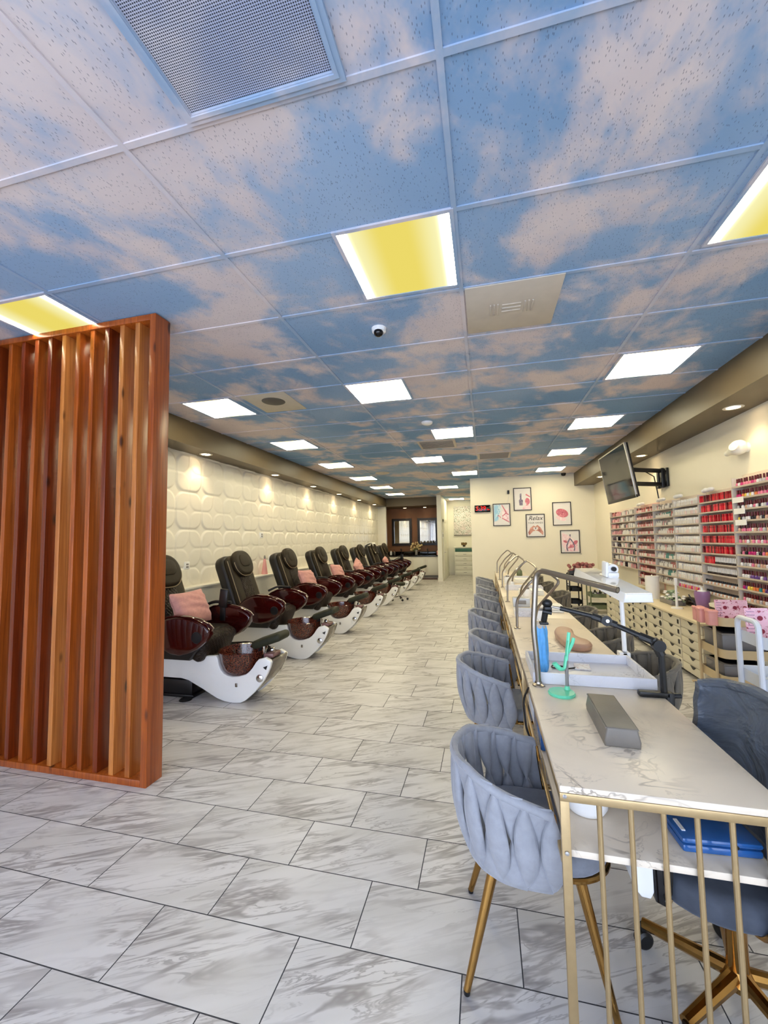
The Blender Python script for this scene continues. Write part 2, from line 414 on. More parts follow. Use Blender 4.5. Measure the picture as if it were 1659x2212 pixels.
# ---------------------------------------------------------------- the room
CZ = 3.044; SZ = 2.735
struct('floor', MB().box(-4.2, 2.9, -2.2, 17.6, -.08, 0), M['floor'], smooth=0)
struct('ceiling', MB().box(-4.2, 2.9, -2.2, 17.6, CZ, CZ+.06), M['mural'], smooth=0)
gb = MB()
for k in range(-1, 4): gb.box(-3.75+1.22*k+1.22-.012, -3.75+1.22*k+1.22+.012, -2, 15., CZ-.007, CZ+.001)
for k in range(-5, 22): gb.box(-3.58, 2.17, 1.207+.634*k-.012, 1.207+.634*k+.012, CZ-.0065, CZ+.001)
struct('trim_1', gb, M['grid'])
struct('wall_right', MB().box(2.6, 2.74, -2.2, 10.9, 0, CZ), M['wall'])
struct('wall_left', MB().box(-4.1, -3.94, -2.2, 16.5, 0, CZ), M['wall'])
struct('wall_back', MB().box(-.325, 2.74, 10.75, 10.9, 0, CZ), M['wall'])
struct('wall_alcove', MB().box(-4.1, -1.62, 16.3, 16.45, 0, CZ), M['brown'])
struct('wall_wing', MB().box(-1.62, -1.467, 14.49, 17.3, 0, CZ), M['wallw'])
struct('wall_hall', MB().box(-1.62, 0, 17.2, 17.35, 0, CZ).box(-.325, -.2, 10.9, 17.3, 0, CZ), M['wallw'])
struct('baseboard_back', MB().box(-.325, 2.6, 10.735, 10.75, 0, .1), M['trimw'])
struct('baseboard_right', MB().box(2.585, 2.6, 3, 10.735, 0, .1), M['trimw'])
struct('baseboard_hall', MB().box(-1.467, -.325, 17.185, 17.2, 0, .1).box(-1.467, -1.452, 14.49, 17.2, 0, .1).box(-1.635, -1.452, 14.475, 14.49, 0, .12), M['trimw'])
struct('trim_2', MB().box(-3.94, -3.58, -2.2, 15.0, SZ, CZ).box(-3.94, -1.62, 15.0, 16.3, SZ, CZ), M['soffit'])
struct('trim_3', MB().box(2.17, 2.6, -2.2, 10.75, SZ, CZ), M['soffit'])
struct('trim_4', MB().box(-3.94, -3.6, 15.0, 15.14, 0, SZ, .006), M['trimw'])
struct('trim_5', MB().box(-3.94, -3.755, 2.6, 15.0, 0, .895).box(-3.94, -3.735, 2.6, 15.0, .895, .925, .006), M['trimw'])
# sculpted relief panels above the ledge
def relief(y, z):
    def rs(yy, zz, hs=.246, r=.15):
        a = abs(yy)-(hs-r); b = abs(zz)-(hs-r)
        return math.hypot(max(a, 0), max(b, 0))+min(max(a, b), 0)-r
    def sm(d, w): t = min(1, max(0, .5-d/(2*w))); return t*t*(3-2*t)
    A = rs((y-4.783+.2535) % .507-.2535, (z-1.942+.2575) % .515-.2575)
    B = rs((y-4.783) % .507-.2535, (z-1.942) % .515-.2575, .246, .15)
    return .017*sm(A, .012)+.007*sm(B, .012)+.004*max(0, min(1, -A*5))
ny, nz = 900, 146
struct('trim_6', MB().surf(lambda u, v: (-3.938+relief(3.0+12.0*u, .925+1.81*v), 3.0+12.0*u, .925+1.81*v), ny, nz), M['panel3d'], smooth=180)
# shop front behind the viewer: mullions and low wall, daylight comes in between
wf = MB().box(-4.1, 2.74, -2.2, -2.05, 0, .12).box(-4.1, 2.74, -2.2, -2.05, 2.75, CZ)
for x in (-4.05, -2.3, -.55, 1.2, 2.68): wf.box(x-.05, x+.05, -2.2, -2.05, .12, 2.75)
struct('wall_front', wf, M['black'])
# hallway door on the wing wall
dr = struct('door_1', MB().box(-1.466, -1.44, 15.0, 15.95, 0, 2.1, .004), M['wallw'])
hd = MB().tube([(-1.44, 15.08, 1.0), (-1.39, 15.08, 1.0), (-1.39, 15.2, 1.0)], .011).build('door_handle', M['steel'], dr)
cs = MB().box(-1.466, -1.43, 14.9, 15.0, 0, 2.2, .004).box(-1.466, -1.43, 15.95, 16.05, 0, 2.2, .004).box(-1.466, -1.43, 14.9, 16.05, 2.1, 2.2, .004).build('door_casing', M['trimw'], dr)

# ---------------------------------------------------------------- ceiling fixtures
def ceiling_light(x, y, label, mat):
    t = thing('ceiling_light', label, 'ceiling light', (x, y, CZ), 'square ceiling light panels')
    a, b = .283, CZ-.006
    MB().box(x-a, x+a, y-a, y+a, b+.0005, CZ-.001, mi=1).add([(x-a, y-a, b), (x-a, y+a, b), (x+a, y+a, b), (x+a, y-a, b)], [(0, 1, 2, 3)]).build('diffuser', [mat, M['white']], t, smooth=0)
    MB().ring('z', x-.302, x+.302, y-.302, y+.302, CZ-.011, CZ+.001, .02).build('frame', M['grid'], t)
LS = [(-.395, 2.13, 'A', 'large amber-glowing square ceiling light nearest the viewer, above the open floor'),
      (1.475, 2.13, 'A', 'amber square ceiling light cut by the right edge of the picture'),
      (-2.85, 2.13, 'A', 'amber square ceiling light right behind the top of the slatted wood screen'),
      (-.0, 0, '', '')]
rows = {'left': [(-2.9, 4.04, 'B'), (-2.91, 5.95, 'B'), (-2.91, 7.85, 'B'), (-2.9, 9.76, 'B'), (-2.91, 11.66, 'B'), (-2.92, 13.6, 'C')],
        'middle': [(-1.01, 4.04, 'C'), (-.4, 5.95, 'C'), (-1.02, 7.85, 'C'), (-.41, 9.78, 'C'), (-1.02, 12.3, 'C')],
        'right': [(1.48, 4.04, 'C'), (1.49, 5.97, 'C'), (1.49, 7.93, 'B'), (1.5, 9.88, 'C')]}
for x, y, k, l in LS:
    if l: ceiling_light(x, y, l, M['panel'+k])
WH = {'left': 'square ceiling light beside the taupe soffit over the pedicure chairs, {} one past the screen',
      'middle': 'square ceiling light in the middle of the ceiling, {} one past the white camera dome',
      'right': 'square ceiling light in the row over the manicure tables, {} one whole in view'}
for k, L in rows.items():
    for i, (x, y, m) in enumerate(L): ceiling_light(x, y, WH[k].format(ORD[i]), M['panel'+m])
ceiling_light(-1.03, 16.2, 'square ceiling light in the hallway past the wing wall', M['panelC'])

def m_perf():
    t = NT('perforated grille metal'); x, y, _ = t.sep(t.obj())[:3]
    a = t.math('SINE', t.math('MULTIPLY', t.math('ADD', x, y), 2*PI/.014)); b = t.math('SINE', t.math('MULTIPLY', t.math('SUBTRACT', x, y), 2*PI/.014))
    h = t.step(t.math('MULTIPLY', a, b), -.05, .35)
    n = t.noise(t.obj(), 2.4, 4)
    c = t.mix(t.step(n, .4, .65), lin((170, 180, 206)), lin((214, 210, 214)))
    return t.bsdf(t.mix(h, c, lin((40, 46, 60))), .5)
M['perf'] = m_perf()
t = thing('return_air_grille', 'large perforated air return grille in the ceiling at the top of the picture', 'air vent', (-.7, .9, CZ))
MB().box(-.97, -.43, .64, 1.16, CZ-.008, CZ-.002).build('perforated_plate', M['perf'], t)
MB().ring('z', -1.003, -.397, .602, 1.198, CZ-.016, CZ+.001, .036).ring('z', -.985, -.415, .62, 1.18, CZ-.021, CZ-.015, .014).build('frame', M['grid'], t)
M['ventp'] = pm('greyed ceiling vent enamel', (196, 186, 172), .5, var=.05)
t = thing('air_diffuser', 'flat grey square ceiling air diffuser with stamped louvres by the near light', 'air vent', (.22, 2.755, CZ))
MB().box(-.07, .51, 2.47, 3.04, CZ-.012, CZ, .004).build('plate', M['ventp'], t)
lv = MB()
for i in range(3):
    q = .035+.024*i
    lv.box(.22-q-.055, .22-q-.045, 2.69, 2.82, CZ-.018, CZ-.01, .002); lv.box(.22+q+.045, .22+q+.055, 2.69, 2.82, CZ-.018, CZ-.01, .002)
    lv.box(.16, .28, 2.70+.04*i, 2.708+.04*i, CZ-.018, CZ-.01, .002)
lv.build('louvres', M['ventp'], t)
t = thing('ceiling_speaker', 'round grey speaker grille set in a taupe square ceiling panel over the pedicure chairs', 'speaker', (-2.2, 4.02, CZ))
MB().box(-2.47, -1.96, 3.74, 4.32, CZ-.008, CZ, .003).build('panel', pm('taupe ceiling panel', (196, 188, 172), .6), t)
MB().lathe([(0, -.02), (.1, -.018), (.125, -.01), (.13, -.004)], (-2.2, 3.98, CZ), 24).build('grille', pm('dark speaker mesh', (92, 88, 80), .6), t)
for x, y, l in ((-.7, 6.6, 'grey louvred ceiling vent beyond the smoke detector'), (.22, 7.85, 'grey louvred ceiling vent over the far manicure tables')):
    t = thing('air_vent', l, 'air vent', (x, y, CZ), 'far ceiling vents')
    MB().box(x-.3, x+.3, y-.28, y+.28, CZ-.01, CZ, .003).build('plate', M['ventp'], t)
    q = MB()
    for i in range(6): q.box(x-.26, x+.26, y-.24+.085*i, y-.2+.085*i, CZ-.018, CZ-.008, .002)
    q.build('louvres', M['greyp'], t)
t = thing('sprinkler_plate', 'small dark round plate on the ceiling far down the pedicure side', 'ceiling plate', (-2.25, 9.1, CZ))
MB().lathe([(0, -.03), (.12, -.028), (.16, -.012), (.165, 0)], (-2.25, 9.1, CZ), 20).build('disc', M['ventp'], t)
t = thing('dome_camera', 'white dome security camera with dark lens on the cloud ceiling', 'security camera', (-.7, 2.8, CZ))
MB().lathe([(0, -.036), (.036, -.036), (.05, -.026), (.054, -.004), (.054, 0)], (-.7, 2.8, CZ), 24).build('housing', M['white'], t)
MB().ball((-.7, 2.785, CZ-.038), (.035, .035, .032), u=20, v=12).build('lens_dome', M['blackg'], t)
t = thing('corner_camera', 'small dark dome camera at the top of the back wall beside the right soffit', 'security camera', (1.92, 10.7, CZ))
MB().lathe([(0, -.07), (.04, -.06), (.055, -.03), (.06, 0)], (1.92, 10.66, CZ), 16).build('housing', M['black'], t)
t = thing('smoke_detector', 'small white smoke detector on the ceiling left of the middle lights', 'smoke detector', (-.69, 5.3, CZ))
MB().lathe([(0, -.035), (.05, -.033), (.07, -.02), (.075, 0)], (-.69, 5.3, CZ), 20).build('body', M['white'], t)

# recessed downlights with their spot lamps
def downlight(x, y, label, grp, power=26, rx=0, ry=0, ang=105):
    t = thing('downlight', label, 'downlight', (x, y, SZ), grp)
    MB().lathe([(.055, -.001), (.075, -.006), (.085, -.003), (.085, 0)], (x, y, SZ), 20).build('trim_ring', M['trimw'], t)
    MB().lathe([(0, -.003), (.056, -.003), (.056, -.0005)], (x, y, SZ), 20).build('lens', M['lamp'], t)
    L = bpy.data.lights.new('downlight_beam', 'SPOT'); L.energy = power; L.color = (1, .76, .45); L.spot_size = math.radians(ang); L.spot_blend = .7; L.shadow_soft_size = .03
    o = bpy.data.objects.new('downlight_beam', L); COL.objects.link(o); o.location = (x, y, SZ-.02); o.rotation_euler = (math.radians(rx), math.radians(ry), 0); o.parent = t; o.location = (0, 0, -.02)
for i, y in enumerate((4.9, 6.85, 8.6, 10.3, 12.1, 13.9)):
    downlight(-3.75, y, 'round downlight under the left soffit, %s from the wood screen' % ORD[i], 'left soffit downlights', 16)
for i, y in enumerate((4.62, 7.05, 9.3)):
    downlight(2.4, y, 'round downlight under the right soffit, %s from the right picture edge' % ORD[i], 'right soffit downlights', 12)
for i, x in enumerate((-3.05, -2.25)):
    downlight(x, 15.95, 'round downlight above the %s dark framed mirror' % ('left', 'right')[i], 'mirror downlights', 14)

# ---------------------------------------------------------------- slatted cedar screen
t = thing('wood_screen', 'tall red cedar slatted room divider standing floor to ceiling at the left', 'room divider', (-2.9, 2.25, 0))
W3 = M['wood']
MB().box(-2.12, -2.076, 2.19, 2.322, 0, CZ-.008, .003).build('end_post', W3[1], t)
MB().box(-3.9, -2.12, 2.19, 2.322, CZ-.048, CZ-.008, .003).build('top_rail', W3[1], t)
MB().box(-3.9, -2.12, 2.19, 2.322, 0, .042, .003).build('bottom_rail', W3[1], t)
for i in range(14):
    x = -2.247-.1262*i
    MB().box(x, x+.036, 2.2, 2.315, .042, CZ-.048, .002).build('slat', W3[(2, 2, 0, 1, 1, 2, 0, 1, 0, 1, 0, 1, 0, 0)[i]], t)
# ---------------------------------------------------------------- pedicure spa chairs (face +x, origin under the tub foot)
def make_pedi():
    t = thing('pedicure_chair', '', 'pedicure chair')
    low = [(-1.05, .17), (-.8, .19), (-.6, .19), (-.52, .175), (-.44, .14), (-.36, .105), (-.28, .065), (-.2, .028), (-.13, .008), (-.06, .0), (.0, .0), (.05, .006), (.1, .03), (.15, .072), (.2, .118), (.25, .175), (.29, .225), (.325, .285), (.35, .34), (.365, .39)]
    top = [(.355, .405), (.30, .432), (.235, .415), (.205, .385), (.175, .34), (.14, .3), (.1, .27), (.03, .248), (-.04, .24), (-.09, .246), (-.13, .262), (-.165, .295), (-.185, .34), (-.2, .4), (-.22, .425), (-.35, .415), (-.55, .405), (-.8, .41), (-1.05, .40)]
    poly = low+top
    for a in (-1, 1):
        MB().prism(poly, 'y', a*.145-.026, a*.145+.026, .012).build('side_panel', M['whiteg'], t)
    inn = [(x*.985-.004, z+.014) for x, z in low]+[(.372, .40), (.3, .40), (.2, .3), (.05, .235), (-.1, .24), (-.2, .36), (-.35, .4), (-1.05, .39)]
    MB().prism(inn, 'y', -.125, .125).prism([(.235, .16), (.305, .24), (.35, .32), (.374, .395), (.36, .41), (.3, .36)], 'y', -.14, .14, .008).build('tub_body', M['taupe'], t)
    MB().box(-1.1, -.5, -.14, .14, 0.02, .17, .02).box(-1.12, -.48, -.15, .15, 0, .03, .008).build('plinth', M['dark'], t)
    # bowl
    MB().lathe([(.02, .205), (.09, .212), (.15, .24), (.19, .29), (.212, .36), (.226, .44), (.232, .452), (.226, .46), (.214, .452), (.2, .37), (.175, .3), (.12, .25), (.0, .235)], (-.03, 0, 0), 36).build('foot_bowl', M['bowl'], t)
    fc = MB().tube(fillet([(.22, -.05, .43), (.22, -.05, .53), (.12, -.04, .54), (.08, -.04, .49)], .04), .013, 10).lathe([(.03, 0), (.03, .03), (.02, .045), (0, .047)], (.25, .06, .425), 14).build('faucet', M['chrome'], t)
    MB().box(.235, .335, -.08, .08, .405, .445, .012).build('control_deck', pm('mauve control deck', (146, 108, 104), .2), t)
    MB().lathe([(0, .016), (.02, .016), (.034, .008), (.036, 0)], (0, 0, 0), 18, M=Matrix.Translation((.25, -.171, .245)) @ Matrix.Rotation(PI/2, 4, 'X')).build('jet_knob', M['chrome'], t)
    MB().prism([(.285, .345), (.33, .365), (.315, .325)], 'y', -.178, -.168, .003).build('badge', M['black'], t)
    MB().box(-.005, .018, -.178, -.168, .15, .185, .003, M=None).build('drain_key', M['steel'], t)
    # foot pad
    Mx = Matrix.Translation((.25, .0, .55)) @ Matrix.Rotation(math.radians(-19), 4, 'Y')
    MB().box(-.14, .18, -.115, .115, -.035, .045, .036, M=Mx, seg=4).build('foot_pad', M['olive'], t)
    MB().tube([(.14, .0, .42), (.2, 0, .52)], .02, 8).build('pad_bracket', M['black'], t)
    # seat, shroud
    MB().prism([(-1.05, .4), (-.42, .4), (-.36, .47), (-.3, .53), (-.3, .57), (-1.08, .6)], 'y', -.3, .3, .02).build('seat_shroud', M['dark'], t)
    MB().box(-.98, -.34, -.265, .265, .53, .645, .045, seg=4).build('seat', M['seatblk'], t)
    Mx = Matrix.Translation((-.36, 0, .52)) @ Matrix.Rotation(math.radians(24), 4, 'Y')
    MB().box(-.05, .075, -.25, .25, -.15, .115, .05, M=Mx, seg=4).build('leg_rest', M['quilt'], t)
    # arms
    arm = [(-.78, .69), (-.7, .76), (-.6, .805), (-.5, .82), (-.38, .81), (-.27, .785), (-.18, .745), (-.145, .705), (-.15, .66), (-.19, .6), (-.26, .54), (-.36, .49), (-.46, .465), (-.56, .475), (-.66, .52), (-.74, .6)]
    for a in (-1, 1):
        ar = MB().prism(arm, 'y', a*.335-.045, a*.335+.045, .022, seg=3).build('armrest', M['burg'], t)
        MB().tube([(x, a*.335, z+.006) for x, z in arm[0:8]], .026, 8, sq=(1.5, .5)).build('arm_pad', M['burg'], ar)
        MB().lathe([(0, .012), (.05, .01), (.055, 0)], (0, 0, 0), 16, M=Matrix.Translation((-.27, a*.378, .64)) @ Matrix.Rotation(-a*PI/2, 4, 'X')).build('arm_disc', M['black'], ar)
    # reclined back: local frame, z up the back, +x the front face
    B = Matrix.Translation((-.83, 0, .6)) @ Matrix.Rotation(math.radians(-20.5), 4, 'Y')
    def outline(w, h, r): return rrect(w, h, r, 6)
    MB().prism([(y, z+.36) for y, z in rrect(.54, .84, .14, 6)], 'x', -.17, -.02, .045, M=B, seg=4).build('back_shell', M['dark'], t)
    MB().prism([(y, z+.36) for y, z in rrect(.50, .80, .15, 6)], 'x', -.05, .06, .045, M=B, seg=4).build('backrest', M['leather'], t)
    MB().prism([(y, z+.24) for y, z in rrect(.24, .46, .06, 5)], 'x', .03, .073, .018, M=B, seg=3).build('quilted_panel', M['quilt'], t)
    pl = MB().prism([(y, z+.62) for y, z in rrect(.41, .36, .17, 7)], 'x', .03, .135, .045, M=B, seg=4).prism([(y, z+.645) for y, z in rrect(.23, .17, .07, 5)], 'x', .12, .146, .012, M=B).build('head_pillow', M['leather'], t)
    rim = [(.105, y*1.0, z+.62) for y, z in rrect(.415, .365, .172, 7)]
    MB().tube([B @ Vector(p) for p in rim if p[2] < .64], .006, 6).build('piping', M['pipe'], pl)
    for a in (-1, 1): MB().tube([B @ Vector((.04, a*.252, z)) for z in (.0, .2, .4, .6, .68)], .006, 6).build('back_piping', M['pipe'], t)
    # tray bar and remote post on the far arm
    MB().tube(fillet([(-.72, .27, .80), (-.6, .31, .86), (-.4, .335, .85)], .05), .016, 8).build('tray_bar', M['black'], t)
    MB().box(-.52, -.42, .27, .30, .8, 1.0, .012, M=Matrix.Translation((-.47, .285, .8)) @ Matrix.Rotation(.12, 4, 'Y') @ Matrix.Translation((.47, -.285, -.8))).box(-.5, -.44, .275, .295, .66, .82, .006).build('remote_holder', M['black'], t)
    return t
PY = [3.65, 5.07, 6.49, 7.91, 9.31, 10.71, 12.08, 13.43]
PLB = ['brown and burgundy pedicure chair half hidden by the slatted wood screen',
       'brown pedicure chair with no cushion, second past the wood screen',
       'pedicure chair with pink cushion, third past the wood screen, its shelf holding a pink cone',
       'pedicure chair with pink cushion, fourth past the wood screen',
       'pedicure chair with small pink cushion, fifth past the wood screen',
       'pedicure chair with no cushion, sixth past the wood screen, a caster stool at its foot',
       'pedicure chair with a white towel over its back, second from the brown sink wall',
       'last pedicure chair in the row, nearest the brown sink wall']
p0 = make_pedi(); p0['group'] = 'pedicure chairs along the left wall'
for i, y in enumerate(PY):
    if i == 0: o = p0; o['label'] = PLB[0]
    else: o = dup(p0, (0, 0, 0), 0, PLB[i], skip=() if i in (7,) else ('remote_holder',))
    o.location = (-2.31 if i < 6 else -2.3, y, 0)
# pink cushions
def cushion(name, w, h, th, m, wr=.012):
    def fn(u, v):
        pass
    b = MB()
    N = 22
    for sgn in (1, -1):
        def f(u, v, sgn=sgn):
            y, z = (u-.5)*2, (v-.5)*2
            e = (1-abs(y)**3.2)*(1-abs(z)**3.2)
            pinch = 1-.10*(y*y*z*z)*0-.07*((1-y*y)*abs(z)**6+(1-z*z)*abs(y)**6)
            d = th*.5*max(e, 0)**.55
            d += wr*mnoise.noise(Vector((y*1.2+sgn, z*4.5+y*1.5, sgn*2.)))*max(e, 0)**.3
            return (sgn*d, y*w/2*pinch, z*h/2*pinch)
        b.surf(f, N, N)
    return b
cz = cushion('c', .47, .36, .16, None, .02)
lab = {0: 'pink velvet cushion on the pedicure chair beside the wood screen', 2: 'pink velvet cushion on the third pedicure chair from the screen',
       3: 'pink velvet cushion on the fourth pedicure chair from the screen', 4: 'small pink cushion tilted on the fifth pedicure chair from the screen',
       6: 'barely visible pink cushion on the pedicure chair with the white towel'}
first = None
for i, l in lab.items():
    if first is None:
        first = cz.build('cushion', M['pink'], None, (0, 0, 0), 180); o = first
    else: o = first.copy(); COL.objects.link(o)
    tag(o, l, 'cushion', 'pink cushions on the pedicure chairs')
    o.location = (-2.31-.62, PY[i]+(-.02, 0, -.02, .02, .03, 0, .0)[i], .845); o.rotation_euler = ((.0, 0, -.06, -.1, .4, 0, .2)[i], math.radians(-24), 0)
    o.scale = (1, 1, 1) if i != 6 else (.9, .8, .7)
# towel over the seventh chair
tw = MB()
def tf(u, v):
    a = u
    y = (v-.5)*.36
    if a < .5: x, z = -3.19-.0+.30*(.5-a)*2*.35, 1.40-(.5-a)*2*.34
    else: x, z = -3.26-.10*(a-.5)*2, 1.39-(a-.5)*2*.3
    return (x, y, z)
o = tag(MB().tube([(-.01, 0, .0)]*1, .01).build('x', M['towel']) if False else MB().surf(lambda u, v: (.115-.145*u*.0+(0 if u < .45 else -.27*min(1, (u-.45)/.2)), (v-.5)*.34, .40-.34*(1-u/.45) if u < .45 else .40+.02*math.sin(PI*min(1, (u-.45)/.2))-.28*max(0, (u-.65)/.35)), 24, 8).build('hand_towel', M['towel'], None, (0, 0, 0), 180),
        'white towel draped over the headrest of the pedicure chair second from the sink wall', 'towel')
md = o.modifiers.new('thick', 'SOLIDIFY'); md.thickness = .012
o.location = (-2.30-.83-.14, PY[6], .6+.4); o.rotation_euler = (0, math.radians(-20.5), 0)
# little rolling stool between the sixth and seventh chairs
st = thing('rolling_stool', 'small black rolling stool with round seat between the far pedicure chairs', 'stool', (-2.1, 10.0, 0))
MB().lathe([(0, .36), (.14, .36), (.165, .385), (.165, .42), (.14, .44), (0, .445)], (-2.1, 10.0, 0), 20).build('seat', M['olive'], st)
MB().lathe([(.022, .09), (.022, .36)], (-2.1, 10.0, 0), 10).build('column', M['chrome'], st)
for k in range(5):
    a = 2*PI*k/5+.3; c, s_ = math.cos(a), math.sin(a)
    lg = MB().tube([(-2.1, 10.0, .1), (-2.1+.2*c, 10.0+.2*s_, .07)], .013, 8).build('leg', M['chrome'], st)
    MB().lathe([(.0, -.012), (.027, -.012), (.027, .012), (0, .012)], (0, 0, 0), 12, M=Matrix.Translation((-2.1+.21*c, 10.0+.21*s_, .028)) @ Matrix.Rotation(PI/2, 4, 'X')).build('caster', M['black'], lg)
# floor cap by the screen, cone, wall outlets
tag(MB().lathe([(.0, .012), (.05, .012), (.06, .004), (.06, 0)], (0, 0, 0), 18).build('floor_drain', M['black'], None, (-2.84, 3.46, 0)), 'small black round drain cover on the floor under the first pedicure tub', 'floor drain')
c = thing('cone_bottle', 'slim pink cone bottle standing on the wall ledge behind the third pedicure chair', 'bottle', (-3.83, 6.62, .925))
MB().lathe([(.055, 0), (.055, .01), (.02, .27), (0, .275)], (-3.83, 6.62, .925), 16).build('body', M['pinkp'], c)
MB().lathe([(.014, .27), (.018, .3), (.012, .33), (0, .332)], (-3.83, 6.62, .925), 10).build('cap', M['steel'], c)
for (y, z, l) in ((4.75, 1.2, 'small wall outlet above the ledge between the first two pedicure chairs'), (6.65, 1.62, 'small square thermostat on the sculpted wall panels'), (6.95, 1.2, 'small wall outlet on the sculpted panels behind the pink cone bottle')):
    q = thing('wall_outlet', l, 'wall outlet', (-3.92, y, z))
    MB().box(-3.93, -3.905, y-.05, y+.05, z-.05, z+.05, .006).build('plate', M['white'], q)
    MB().box(-3.908, -3.898, y-.02, y+.02, z+.005, z+.025, .003).box(-3.908, -3.898, y-.02, y+.02, z-.03, z-.01, .003).build('socket', M['greyp'], q)
# ---------------------------------------------------------------- sink alcove and hallway
v = thing('sink_cabinet', 'white panelled sink cabinet with black stone top in the brown alcove', 'cabinet', (-2.76, 16, 0))
MB().box(-3.9, -1.64, 15.74, 16.28, .1, .82, .004).build('body', M['trimw'], v)
MB().box(-3.9, -1.64, 15.8, 16.28, 0, .1).build('toe_kick', M['greyp'], v)
MB().box(-3.92, -1.63, 15.70, 16.29, .82, .875, .006).box(-3.92, -1.63, 16.27, 16.29, .875, 1.0, .003).build('worktop', M['blackc'], v)
for i, x in enumerate((-3.6, -3.05, -2.5, -1.95)):
    d = MB().box(x-.25, x+.25, 15.715, 15.738, .13, .79, .006).build('door', M['trimw'], v)
    MB().box(x-.19, x+.19, 15.708, 15.716, .2, .72, .006).build('door_panel', M['wallw'], d)
for i, x in enumerate((-3.25, -2.2)):
    m = thing('wall_mirror', '%s dark framed mirror hanging on the brown alcove wall' % ('left', 'right')[i], 'mirror', (x, 16.28, 1.24))
    MB().ring('y', x-.405, x+.405, 1.24, 2.33, 16.25, 16.297, .095).build('frame', M['frame'], m)
    MB().box(x-.31, x+.31, 16.275, 16.295, 1.33, 2.24).build('mirror_glass', M['mirror'], m, smooth=0)
    q = thing('sink_tap', 'dark curved tap under the %s alcove mirror' % ('left', 'right')[i], 'tap', (x, 16.1, .875), 'alcove sink taps')
    MB().tube(fillet([(x, 16.15, .875), (x, 16.15, 1.1), (x, 15.98, 1.12), (x, 15.96, 1.03)], .08), .014, 8).build('spout', M['black'], q)
    MB().lathe([(.03, 0), (.03, .02), (.015, .03), (.0, .03)], (x, 16.15, .875), 12).box(x+.03, x+.07, 16.14, 16.16, .9, .91, .003).build('base', M['black'], q)
fl = thing('flower_vase', 'glass vase of cream dried flowers on the black sink top', 'vase', (-2.6, 15.85, .875))
MB().lathe([(.05, 0), (.06, .02), (.055, .12), (.065, .2), (.058, .2), (.05, .1), (0, .02)], (-2.6, 15.85, .875), 16).build('vase', M['silver'], fl)
bl = MB(); stm = MB()
for k in range(26):
    a = random.uniform(0, 2*PI); r = random.uniform(.04, .3); h = random.uniform(.3, .55)
    p = (-2.6+r*math.cos(a), 15.85+.4*r*math.sin(a), .875+h-.5*r)
    bl.ball(p, random.uniform(.025, .05), u=7, v=5); stm.tube([(-2.6, 15.85, .98), p], .004, 5)
bl.build('blossoms', M['flower'], fl); stm.build('stems', M['leaf'], fl)
for x, m, l in ((-3.62, 'white', 'white soap bottle at the left end of the sink top'), (-3.48, 'steel', 'small dark bottle at the left end of the sink top'), (-1.78, 'pinkp', 'soap pump bottle by the right end of the sink top')):
    q = thing('soap_bottle', l, 'bottle', (x, 15.86, .875))
    MB().lathe([(.04, 0), (.045, .01), (.045, .12), (.018, .15), (.018, .17), (0, .17)], (x, 15.86, .875), 14).build('body', M[m], q)
    MB().tube([(x, 15.86, 1.04), (x, 15.86, 1.09), (x, 15.82, 1.09)], .008, 6).build('pump', M['black'], q)
q = thing('paper_towel_holder', 'black and white towel dispenser on the wall at the right of the alcove', 'dispenser', (-1.66, 15.9, 1.25))
MB().box(-1.78, -1.62, 15.75, 16.0, 1.18, 1.6, .02).build('body', M['black'], q); MB().box(-1.75, -1.66, 15.742, 15.752, 1.25, 1.55, .003).build('front', M['white'], q)
tag(MB().box(-.42, .42, -.2, .2, 0, .012, .004).build('floor_mat', pm('maroon mat', (60, 26, 26), .9, bump=.5), None, (-2.1, 15.35, 0)), 'dark maroon mat on the floor before the sink cabinet', 'mat')
# hallway: floral panel, chest of drawers, plant
def m_floral():
    t = NT('floral cut-out panel'); o = t.obj()
    vo = t.n('ShaderNodeTexVoronoi'); t.put(vo.inputs['Vector'], t.mapping(o, (1, .0, 1))); vo.inputs['Scale'].default_value = 9
    vo2 = t.n('ShaderNodeTexVoronoi', feature='DISTANCE_TO_EDGE'); t.put(vo2.inputs['Vector'], t.mapping(o, (1, .0, 1))); vo2.inputs['Scale'].default_value = 22
    e = t.step(vo2.outputs['Distance'], .05, .13); c = t.mix(t.sep(vo.outputs['Color'])[0], lin((246, 246, 246)), lin((250, 232, 236)))
    c2 = t.mix(t.step(vo.outputs['Distance'], .03, .05, 1, 0), c, lin((120, 40, 60)))
    return t.bsdf(t.mix(e, lin((150, 158, 150)), c2), .5)
q = thing('floral_panel', 'white floral patterned panel hanging on the far hallway wall', 'wall art', (-.8, 17.18, 2.2))
MB().box(-1.22, -.36, 17.155, 17.195, 1.63, 2.82, .004).build('panel', m_floral(), q)
MB().box(-1.225, -.355, 17.15, 17.198, 1.60, 1.64, .004).build('bottom_batten', M['greyp'], q)
d = thing('chest_of_drawers', 'tall white chest of drawers with teal top drawer at the end of the hallway', 'chest of drawers', (-.8, 16.95, 0))
MB().box(-1.2, -.38, 16.76, 17.18, 0, 1.12, .006).build('body', M['wallw'], d)
MB().box(-1.22, -.36, 16.73, 17.19, 1.12, 1.15, .006).build('top', M['wallw'], d)
for k in range(5):
    w = MB().box(-1.17, -.41, 16.735, 16.762, .05+.18*k, .215+.18*k, .006).build('drawer', M['wallw'], d)
    MB().box(-.85, -.73, 16.722, 16.736, .125+.18*k, .14+.18*k, .003).build('handle', M['steel'], w)
MB().box(-1.17, -.41, 16.735, 16.762, .96, 1.09, .006).build('top_drawer', pm('dark teal board', (60, 110, 96), .5), d)['label'] = 'dark teal top drawer'
pt = thing('potted_plant', 'small dark leafed plant on top of the white hallway chest', 'plant', (-.82, 16.95, 1.15))
